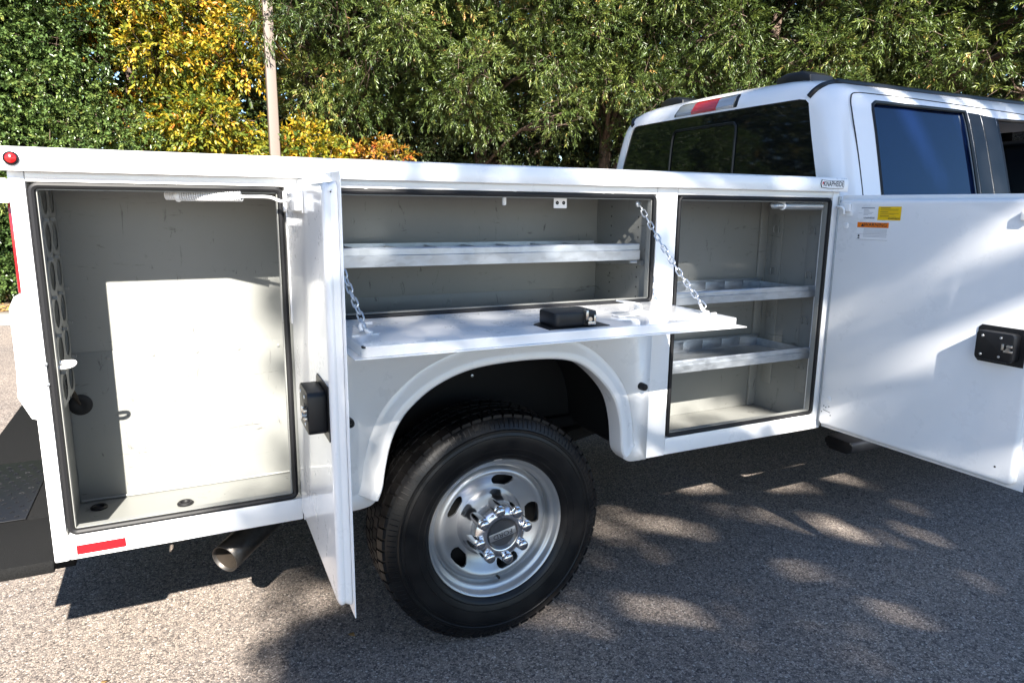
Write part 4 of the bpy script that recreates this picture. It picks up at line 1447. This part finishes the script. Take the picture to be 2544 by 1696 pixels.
# seats behind the glass, dashboard, hood and front end
for sy in (0.55, 1.45):
    for sx in (3.25, 4.15):
        sb_ = MB()
        sb_.box(sx, sx+0.14, sy-0.24, sy+0.24, 0.95, 1.52, 0.05, 3)
        sb_.box(sx+0.02, sx+0.12, sy-0.12, sy+0.12, 1.55, 1.72, 0.04, 3)
        sb_.box(sx+0.14, sx+0.62, sy-0.24, sy+0.24, 0.90, 1.05, 0.04, 3)
        sb_.build('seat', 'seat', cab)
MB().box(4.85, 5.30, 0.12, 1.88, 1.05, 1.40, 0.05, 3).build('dashboard', 'trim', cab)
MB().faces([(4.72, 0.27, 1.955), (4.72, 1.73, 1.955), (5.31, 1.83, 1.45), (5.31, 0.17, 1.45)], [(0, 1, 2, 3)]).build('windscreen', 'clearglass', cab)
hd = MB()
hd.box(5.452, 6.60, 0.03, 1.97, 0.62, 1.36, 0.08, 3)
hdo = hd.build('hood', 'paint_gloss', T)
c1_ = MB().tube([(5.10, -0.3, WZ), (5.10, 2.3, WZ)], 0.47, 40).build('cutter', 'trim')
c2_ = MB().tube([(5.10, -0.3, WZ), (5.10, 2.3, WZ)], 0.47, 40).build('cutter', 'trim')
cut(cab, [c1_])
cut(hdo, [c2_])
MB().box(6.6, 6.78, 0.02, 1.98, 0.50, 0.85, 0.04, 3).build('front_bumper', 'chrome', T)

# truck > part > sub-part and no further: lift anything deeper
def lift(part):
    for sub in list(part.children):
        for o in list(sub.children):
            lift_one(o, part)


def lift_one(o, part):
    for ch in list(o.children):
        lift_one(ch, part)
    m_ = o.matrix_basis.copy()
    q_ = o.parent
    while q_ is not part:
        m_ = q_.matrix_basis @ m_
        q_ = q_.parent
    o.parent = part
    o.matrix_basis = m_


for part in list(truck.children):
    lift(part)

# ------------------------------------------------------------------ light pole
pl = empty('light_pole', (1.755, 9.0, 0.15))
tag(pl, 'slender beige square light pole standing in front of the yellow trees', 'light pole')
pb = MB()
vs = []
for z, w in ((0.0, 0.076), (3.0, 0.069), (9.0, 0.055)):
    vs += [(p[0], p[1], z) for p in rrect(-w, w, -w, w, 0.012, 3)]
mp_ = len(vs)//3
pb.faces(vs, [(r*mp_+k, r*mp_+(k+1) % mp_, (r+1)*mp_+(k+1) % mp_, (r+1)*mp_+k) for r in range(2) for k in range(mp_)])
pb.build('pole_shaft', 'pole', pl)
MB().box(-0.16, 0.16, -0.16, 0.16, 0.0, 0.03, 0.004).build('base_plate', 'pole', pl)
MB().box(-0.15, 0.15, -0.9, 0.1, 9.0, 9.16, 0.03).build('lamp_head', 'pole', pl)


# ------------------------------------------------------------------ foliage
def unit(v):
    return v/np.maximum(np.linalg.norm(v, axis=-1, keepdims=True), 1e-9)


def leaf_mesh(name, pos, d, nrm, L, W, tint, fold=0.25, curl=0.12):
    n = len(pos)
    d = unit(d)
    s = unit(np.cross(d, nrm))
    nn = np.cross(s, d)
    L = L[:, None]
    W = W[:, None]
    a = pos
    b = pos+d*L*0.42+s*W*0.5+nn*W*fold
    t = pos+d*L-nn*L*curl
    c = pos+d*L*0.42-s*W*0.5+nn*W*fold
    co = np.stack([a, b, t, c], 1).reshape(-1, 3)
    me = bpy.data.meshes.new(name)
    me.vertices.add(4*n)
    me.vertices.foreach_set('co', co.astype(np.float32).ravel())
    base = (np.arange(n)*4)[:, None]
    tri = np.concatenate([base+np.array([0, 1, 2]), base+np.array([0, 2, 3])], 1).reshape(-1)
    me.loops.add(6*n)
    me.loops.foreach_set('vertex_index', tri.astype(np.int32))
    me.polygons.add(2*n)
    me.polygons.foreach_set('loop_start', (np.arange(2*n)*3).astype(np.int32))
    at = me.attributes.new('tint', 'FLOAT', 'POINT')
    at.data.foreach_set('value', np.repeat(np.clip(tint, 0, 1), 4).astype(np.float32))
    me.update(calc_edges=True)
    me.validate()
    return me


def sprays(rng, base, dirs, nl, tl, leaf_l, leaf_w, tint0, spread=0.9, droop=0.1, tint_j=0.15, tip=0.6):
    """leaves along twigs: base points, twig directions"""
    n = len(base)
    k = np.arange(nl)
    f = ((k+0.5)/nl)**tip
    ln = tl*(0.6+0.8*rng.random((n, 1)))
    ang = k[None, :]*2.4+rng.random((n, 1))*6.28
    d = unit(dirs)
    a = unit(np.cross(d, rng.normal(size=(n, 3))))
    b = np.cross(d, a)
    pos = base[:, None, :]+d[:, None, :]*(f[None, :]*ln)[:, :, None]
    pos[:, :, 2] -= droop*(f[None, :]**2)*ln
    side = a[:, None, :]*np.cos(ang)[:, :, None]+b[:, None, :]*np.sin(ang)[:, :, None]
    ld = d[:, None, :]*(0.35+0.9*f[None, :, None])+side*spread*(1.05-0.35*f[None, :, None])+rng.normal(size=(n, nl, 3))*0.22
    ld[:, :, 2] -= droop
    nrm = np.zeros((n, nl, 3))
    nrm[:, :, 2] = 1.0
    nrm += rng.normal(size=(n, nl, 3))*0.55
    L = leaf_l*(0.65+0.6*rng.random((n, nl)))
    Wd = leaf_w*(0.75+0.5*rng.random((n, nl)))
    t = tint0[:, None]+rng.normal(size=(n, nl))*tint_j
    return pos.reshape(-1, 3), ld.reshape(-1, 3), nrm.reshape(-1, 3), L.ravel(), Wd.ravel(), t.ravel()


CAMP = np.array([0.329, -1.954, 1.481])


def blob_twigs(rng, blobs, n, face=0.6, inner=0.25):
    """twig bases near the skin of many small clumps; most of them on the lot side"""
    c = np.array([b[:3] for b in blobs])
    r = np.array([b[3] for b in blobs])
    w = r**2
    idx = rng.choice(len(blobs), size=int(n*1.7), p=w/w.sum())
    dv = unit(rng.normal(size=(len(idx), 3)))
    tocam = unit(CAMP-c[idx])
    keep = ((dv*tocam).sum(1) > -0.25) | (rng.random(len(idx)) > face)
    idx, dv = idx[keep][:n], dv[keep][:n]
    rad = r[idx]*(inner+(1-inner)*rng.random(len(idx))**0.35)
    sq = np.array([1.0, 1.0, 0.72])
    base = c[idx]+dv*rad[:, None]*sq
    return base, dv, idx


def limbs(rng, root, blobs, r0, trunk_top, name, parent, m='bark', lean=(0, 0), twig=None):
    b = MB()
    x, y, z = root
    tt = (x+lean[0], y+lean[1], trunk_top)
    tr = smooth([(x, y, z-0.1), (x+lean[0]*0.2, y+lean[1]*0.2, z+0.3), (x+lean[0]*0.6+0.04, y+lean[1]*0.6, (z+trunk_top)/2), tt], 5)
    nn = len(tr)
    b.tube(tr, [r0*(1.25 if i == 0 else 1.0)*(1-0.45*i/nn) for i in range(nn)], 12)
    for i, bl_ in enumerate(blobs):
        c = np.array(bl_[:3])
        zt = min(trunk_top, max(z+0.8, c[2]-0.6-0.4*rng.random()))
        k = (zt-z)/(trunk_top-z)
        p0 = np.array([x+lean[0]*k, y+lean[1]*k, zt])
        mid = (p0+c)/2+rng.normal(size=3)*0.12+np.array([0, 0, 0.12])
        pts = smooth([p0, mid, c], 4)
        rr_ = r0*0.30*(0.6+0.5*rng.random())
        b.tube(pts, [rr_*(1-0.8*q/len(pts)) for q in range(len(pts))], 6)
        for q in range(3):
            e = c+unit(rng.normal(size=3))*bl_[3]*0.9
            b.tube(smooth([mid, (c+mid)/2+rng.normal(size=3)*0.1, e], 3), [0.014, 0.012, 0.010, 0.009, 0.007, 0.005, 0.003], 4)
    if twig is not None:
        for p0, p1 in twig:
            b.tube([p0, p1], [0.004, 0.0015], 3, caps=False)
    return b.build(name, m, parent, 60)


def tree(name, label, cat, root, blobs, seed, n_twig, nl, tl, ll, lw, m, r0=0.10, trunk_top=4.5, tint=(0.45, 0.2), group=None, face=0.65, droop=0.15, spread=0.9, tip=0.6, lean=(0, 0), inner=0.25, clump=0.16, tj=0.13):
    rng = np.random.default_rng(seed)
    o = empty(name, (root[0], root[1], root[2]))
    tag(o, label, cat, group)
    off = np.array(root)
    bl_ = [(b[0]-off[0], b[1]-off[1], b[2]-off[2], b[3]) for b in blobs]
    wb = blobs
    base, dv, idx = blob_twigs(rng, wb, n_twig, face, inner)
    bt = rng.normal(size=len(blobs))*clump
    t0 = tint[0]+bt[idx]+rng.normal(size=len(base))*tint[1]*0.6
    dirs = dv+rng.normal(size=dv.shape)*0.55
    dirs[:, 2] += 0.05
    P = sprays(rng, base-off, dirs, nl, tl, ll, lw, t0, spread, droop, tj, tip)
    link('crown', leaf_mesh('crown', *P), m, o, 0)['kind'] = 'stuff'
    sel = rng.choice(len(base), size=min(len(base)//6, 900), replace=False)
    tw = [((base[i]-off-unit(dirs[i])*0.12), (base[i]-off+unit(dirs[i])*tl*0.8)) for i in sel]
    limbs(rng, (0, 0, 0), bl_, r0, trunk_top-root[2], 'trunk', o, twig=tw, lean=lean)
    return o


def cloud(rng, c, rx, ry, rz, n, r0, r1, front=None):
    out = []
    while len(out) < n:
        v = rng.uniform(-1, 1, 3)
        q = np.linalg.norm(v)
        if q > 1 or q < 0.30:
            continue
        out.append((c[0]+v[0]*rx, c[1]+v[1]*ry, c[2]+v[2]*rz, r0+(r1-r0)*rng.random()))
    return out


G0 = 0.16
rg = np.random.default_rng(11)
# big evergreen shrub at the left
bl = cloud(rg, (-2.3, 10.2, 2.6), 1.95, 0.9, 2.6, 46, 0.45, 0.75)
bl += [(-3.1+0.46*i+0.1*(j % 2), 9.7-0.1*((i+j) % 3), 0.5+0.62*j, 0.50) for i in range(8) for j in range(8) if i < 7.2-0.30*j]
tree('evergreen_shrub', 'tall dense dark evergreen shrub with small glossy leaves, left of the yellow tree', 'shrub', (-1.9, 10.3, G0), bl, 21, 24000, 9, 0.15, 0.058, 0.033, 'holly', 0.09, 4.6, (0.45, 0.2), face=0.8, droop=0.05, inner=0.55)
bl = cloud(rg, (-5.6, 10.4, 2.6), 2.2, 1.0, 2.4, 30, 0.6, 0.9)
tree('evergreen_shrub', 'evergreen shrub beyond the left edge of the lot view', 'shrub', (-5.5, 10.6, G0), bl, 22, 4500, 9, 0.2, 0.075, 0.042, 'holly', 0.09, 4.6, (0.45, 0.2), face=0.8, droop=0.05, inner=0.55)

# yellow autumn trees
bl = cloud(rg, (0.55, 10.2, 3.9), 1.35, 0.8, 1.6, 30, 0.34, 0.6)
bl += cloud(rg, (1.05, 9.9, 2.5), 0.75, 0.5, 0.75, 14, 0.32, 0.46)
tree('autumn_tree', 'tall yellow autumn tree beside the evergreen shrub, left of the pole', 'tree', (0.35, 10.8, G0), bl, 31, 3400, 9, 0.24, 0.082, 0.044, 'yellow', 0.10, 5.2, (0.31, 0.26), 'yellow autumn trees', droop=0.25, tip=0.8, inner=0.35)
bl = cloud(rg, (2.45, 9.4, 1.85), 0.70, 0.35, 0.75, 14, 0.26, 0.40)
tree('autumn_tree', 'low yellow and green autumn sapling just right of the pole', 'tree', (2.5, 9.5, G0), bl, 32, 900, 9, 0.24, 0.082, 0.044, 'yellow', 0.04, 2.4, (0.33, 0.26), 'yellow autumn trees', droop=0.25, tip=0.8)
bl = cloud(rg, (3.25, 9.3, 1.75), 0.65, 0.35, 0.70, 12, 0.24, 0.38)
tree('autumn_tree', 'low orange autumn sapling under the narrow leaved oak', 'tree', (3.3, 9.3, G0), bl, 33, 640, 9, 0.24, 0.082, 0.042, 'orange', 0.04, 2.4, (0.42, 0.28), 'yellow autumn trees', droop=0.3, tip=0.8)

# narrow-leaved oaks in a row along the kerb
OAKS = [((3.2, 10.6), (3.45, 9.9, 4.7), 'narrow leaved green oak whose boughs hang over the light pole', 1.75),
        ((5.35, 9.9), (5.3, 9.3, 4.5), 'narrow leaved green oak second from the pole', 1.75),
        ((7.35, 8.9), (7.15, 8.1, 4.5), 'narrow leaved green oak with a reddish trunk left of the truck cab', 1.75),
        ((9.2, 7.3), (8.8, 6.6, 4.5), 'narrow leaved green oak standing behind the cab rear window', 1.75),
        ((10.6, 5.5), (10.2, 4.8, 4.5), 'narrow leaved green oak behind the cab doors', 1.75),
        ((12.0, 3.2), (11.5, 2.6, 4.4), 'narrow leaved green oak at the right edge of the photo', 1.7)]
for i, (rt, c, lab, rx) in enumerate(OAKS):
    rg2 = np.random.default_rng(50+i)
    c = (c[0], c[1], c[2]+(0.45 if i else 0.2))
    bl = cloud(rg2, c, rx, 1.25, 2.2, 40, 0.30, 0.62)
    ux, uy = (CAMP[0]-c[0]), (CAMP[1]-c[1])
    q = math.hypot(ux, uy)
    # hanging boughs on the lot side
    for k in range(12):
        s_ = rg2.uniform(-1.6, 1.6) if i else rg2.uniform(-1.6, 0.9)
        f_ = rg2.uniform(0.7, 1.5)
        bl.append((c[0]+ux/q*f_-uy/q*s_, c[1]+uy/q*f_+ux/q*s_, rg2.uniform(2.9 if i else 3.5, 5.0), rg2.uniform(0.24, 0.42)))
    for k in range(16):  # upper boughs out of view, added to shade the foliage below
        s_ = rg2.uniform(-1.9, 1.9)
        f_ = rg2.uniform(1.2, 3.6)
        bl.append((c[0]+ux/q*f_-uy/q*s_, c[1]+uy/q*f_+ux/q*s_, 5.0+0.42*f_+rg2.uniform(0, 1.3), rg2.uniform(0.35, 0.6)))
    tree('narrow_leaved_oak', lab, 'tree', (rt[0], rt[1], G0), bl, 60+i, 7900 if i < 5 else 5600, 14, 0.22, 0.079, 0.0172, 'oak', 0.15, 6.2, (0.45, 0.22), 'narrow leaved oaks behind the truck', droop=0.22, spread=0.75, tip=0.55, inner=0.35, clump=0.13)

# a pine sapling at the right and dim growth under the oaks
bl = cloud(rg, (10.9, 5.4, 2.55), 0.9, 0.9, 0.7, 10, 0.4, 0.6)
tree('pine_sapling', 'yellowish green pine sapling showing above the cab roof at the right', 'tree', (11.0, 5.5, G0), bl, 91, 1500, 22, 0.24, 0.13, 0.005, 'pine', 0.05, 3.0, (0.5, 0.3), droop=0.0, spread=0.8, tip=0.9)
for i, (x, y, lab) in enumerate(((4.5, 10.2, 'dim leafy undergrowth shrub near the orange sapling'), (6.2, 9.5, 'dim leafy undergrowth shrub midway along the truck rail'), (8.3, 8.2, 'dim leafy undergrowth shrub left of the cab'), (9.9, 6.9, 'dim leafy undergrowth shrub behind the cab'))):
    bl = cloud(np.random.default_rng(100+i), (x, y, 1.7), 1.1, 0.6, 1.2, 14, 0.35, 0.6)
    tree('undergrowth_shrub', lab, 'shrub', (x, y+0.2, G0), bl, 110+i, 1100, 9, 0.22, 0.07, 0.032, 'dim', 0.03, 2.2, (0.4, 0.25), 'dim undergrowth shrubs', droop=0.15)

# the wood beyond, one mass
rg = np.random.default_rng(77)
wb = []
for a in np.linspace(-85, 92, 104):
    for k in range(8):
        d = rg.uniform(14.2, 18.5)
        aa = R(a+rg.uniform(-2, 2))
        wb.append((0.33+d*math.sin(aa), -1.95+d*math.cos(aa), rg.uniform(0.2, 3.6) if k < 3 else rg.uniform(3.6, 9.5), rg.uniform(0.8, 1.4)))
for a in np.linspace(-30, 75, 110):
    d = rg.uniform(13.0, 14.6)
    wb.append((0.33+d*math.sin(R(a)), -1.95+d*math.cos(R(a)), rg.uniform(0.6, 2.9), rg.uniform(0.5, 0.9)))
base, dv, idx = blob_twigs(rg, wb, 26000, 0.85, 0.3)
P = sprays(rg, base, dv+rg.normal(size=dv.shape)*0.5, 9, 0.36, 0.17, 0.075, 0.4+rg.normal(size=len(base))*0.25, 0.9, 0.15)
n_f = 60000                                   # far canopy, coarser
aa = np.radians(rg.uniform(-88, 95, n_f))
d = rg.uniform(19.0, 25.0, n_f)
fp_ = np.stack([0.33+d*np.sin(aa), -1.95+d*np.cos(aa), rg.random(n_f)**1.4*11.0+0.1], 1)
fd_ = rg.normal(size=(n_f, 3))
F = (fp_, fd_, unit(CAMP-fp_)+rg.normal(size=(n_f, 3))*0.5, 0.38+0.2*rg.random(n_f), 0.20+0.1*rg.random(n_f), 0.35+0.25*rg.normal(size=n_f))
P = tuple(np.concatenate([a_, b_]) for a_, b_ in zip(P, F))
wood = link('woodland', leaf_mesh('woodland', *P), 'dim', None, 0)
tag(wood, 'dense dark woodland filling in behind the front row of trees', 'woodland', kind='stuff')
for i, (x, y, r_) in enumerate(((-0.2, 12.6, 0.11), (2.6, 12.3, 0.14), (4.6, 12.2, 0.12), (6.2, 11.4, 0.16), (8.6, 10.2, 0.13), (10.6, 8.4, 0.15), (-3.0, 12.4, 0.13))):
    rgt = np.random.default_rng(200+i)
    lab = ['bare trunk behind the yellow tree', 'bare trunk just right of the pole in deep shade', 'bare trunk behind the orange sapling', 'thick bare trunk behind the second oak', 'bare trunk left of the cab in deep shade', 'thick bare trunk behind the cab', 'bare trunk behind the evergreen shrub at the far left'][i]
    o = empty('tree_trunk', (x, y, G0))
    tag(o, lab, 'tree trunk', 'bare trunks in the shade')
    b = MB()
    ln_ = rgt.uniform(-0.4, 0.4)
    pts = smooth([(0, 0, -0.1), (ln_*0.2, 0, 2), (ln_*0.6, 0.1, 4.5), (ln_, 0, 8)], 5)
    b.tube(pts, [r_*(1-0.5*k/len(pts)) for k in range(len(pts))], 10)
    for k in range(9):
        z = rgt.uniform(1.8, 6.5)
        a = rgt.uniform(0, 6.28)
        l = rgt.uniform(0.6, 1.6)
        b.tube(smooth([(ln_*z/8, 0, z), (ln_*z/8+math.cos(a)*l*0.5, math.sin(a)*l*0.5, z+0.25), (ln_*z/8+math.cos(a)*l, math.sin(a)*l, z+0.35+0.3*rgt.random())], 3), [0.03, 0.026, 0.022, 0.018, 0.014, 0.010, 0.006], 5)
    b.build('trunk', 'bark', o, 60)

# the tree behind the photographer whose crown shades the front half of the truck
rg = np.random.default_rng(5)
S = np.array(SUN)
sb = []


def up_sun(x, z, t):
    return np.array([x, 0, z])+S*t


# crown openings set for sun patches: (across, up, radius) as seen from the sun
HOLES = [(2.18, 0.56, 0.13), (2.17, 0.14, 0.15), (2.72, 0.12, 0.13), (3.55, 0.23, 0.14), (2.16, -0.21, 0.12), (2.95, -0.44, 0.16), (2.69, -0.30, 0.13), (3.81, 0.10, 0.10), (3.07, 0.57, 0.07),
         (1.25, 0.0, 0.06), (0.66, 0.10, 0.07), (2.86, 0.78, 0.09), (2.80, 0.50, 0.07), (2.11, 1.54, 0.13), (1.5, 1.62, 0.08), (2.0, 0.83, 0.12), (1.96, 1.0, 0.08), (2.55, 1.93, 0.16), (2.8, 1.75, 0.15), (3.2, 1.9, 0.15), (3.7, 2.0, 0.15)]
HOLES += [(rg.uniform(2.5, 6.0), rg.uniform(-1.6, 0.0), rg.uniform(0.02, 0.08)) for _ in range(12)]


def open_at(x, z, r):
    return any(math.hypot((x-h[0]), (z-h[1])*1.2) < h[2]+r for h in HOLES)


n_try = 0
while len(sb) < 330 and n_try < 60000:
    n_try += 1
    x, z, t = rg.uniform(0.2, 7.2), rg.uniform(-1.9, 3.6), rg.uniform(9.5, 13.0)
    r_ = rg.uniform(0.12, 0.32)
    edge = 0.33+0.22*z
    if x-r_*1.15 < edge or open_at(x, z, r_*0.8):
        continue
    if ((x-4.0)/4.2)**4+((z-0.7)/2.9)**4 > 1:
        continue
    p = up_sun(x, z, t)
    sb.append((p[0], p[1], p[2], r_))
for k in range(26):                      # closed outer skirt of the crown on its left side
    z = -1.8+5.0*k/25
    for t in (10.5, 12.0):
        r_ = 0.32
        p = up_sun(0.33+0.22*z+r_*1.05+rg.uniform(0, 0.12), z+rg.uniform(-.1, .1), t)
        sb.append((p[0], p[1], p[2], r_))
for k in range(34):                      # low clumps on that side, added to thicken the shade
    z = rg.uniform(-0.55, 0.60)
    x = 0.33+0.22*z+0.27+rg.uniform(0, 0.60)
    if open_at(x, z, 0.10):
        continue
    p = up_sun(x, z, rg.uniform(9.8, 12.5))
    sb.append((p[0], p[1], p[2], 0.24))
SHROOT = (1.6, -10.2, 0.0)
tree('shade_tree', 'broad green shade tree standing behind the photographer', 'tree', SHROOT, sb, 301, 2550, 9, 0.15, 0.105, 0.050, 'oak', 0.22, 7.5, (0.5, 0.2), face=0.0, droop=0.1, inner=0.1)

# ------------------------------------------------------------------ fallen leaves
lit = np.random.default_rng(9)
nl_ = 2600
xs = lit.uniform(-9, 5, nl_)
ys = 8.45+lit.random(nl_)**1.5*2.6
pos = np.stack([xs, ys, np.full(nl_, 0.162)+lit.random(nl_)*0.02], 1)
dd = lit.normal(size=(nl_, 3))
dd[:, 2] *= 0.15
P = (pos, dd, np.tile([0, 0, 1.0], (nl_, 1))+lit.normal(size=(nl_, 3))*0.3, 0.07+0.05*lit.random(nl_), 0.035+0.02*lit.random(nl_), lit.random(nl_))
tag(link('leaf_litter', leaf_mesh('leaf_litter', *P), 'litter', None, 0), 'dry brown leaves scattered along the verge', 'leaf litter', kind='stuff')
for i, (x, y, rz, L_, lab) in enumerate(((0.02, 0.34, 0.5, 0.030, 'small tan fallen leaf on the sunlit asphalt below the rear sill'), (0.800, 0.255, 2.2, 0.034, 'small orange fallen leaf on shaded asphalt left of the wheel'),
                                         (-0.79, 4.2, 1.0, 0.07, 'brown fallen leaf on asphalt at the far left edge'), (-1.02, 5.6, 2.0, 0.08, 'curled brown fallen leaf near the kerb at the far left'))):
    P = (np.array([[0, 0, 0.004]]), np.array([[1.0, 0, 0.05]]), np.array([[0, 0.1, 1.0]]), np.array([L_]), np.array([L_*0.55]), np.array([0.55+0.12*i]))
    o = link('fallen_leaf', leaf_mesh('fallen_leaf', *P), 'litter', None, 0)
    md = o.modifiers.new('thickness', 'SOLIDIFY')
    md.thickness = 0.0008
    o.location = (x, y, 0.002)
    o.rotation_euler = (0, 0, rz)
    tag(o, lab, 'leaf', 'leaves fallen on the asphalt')
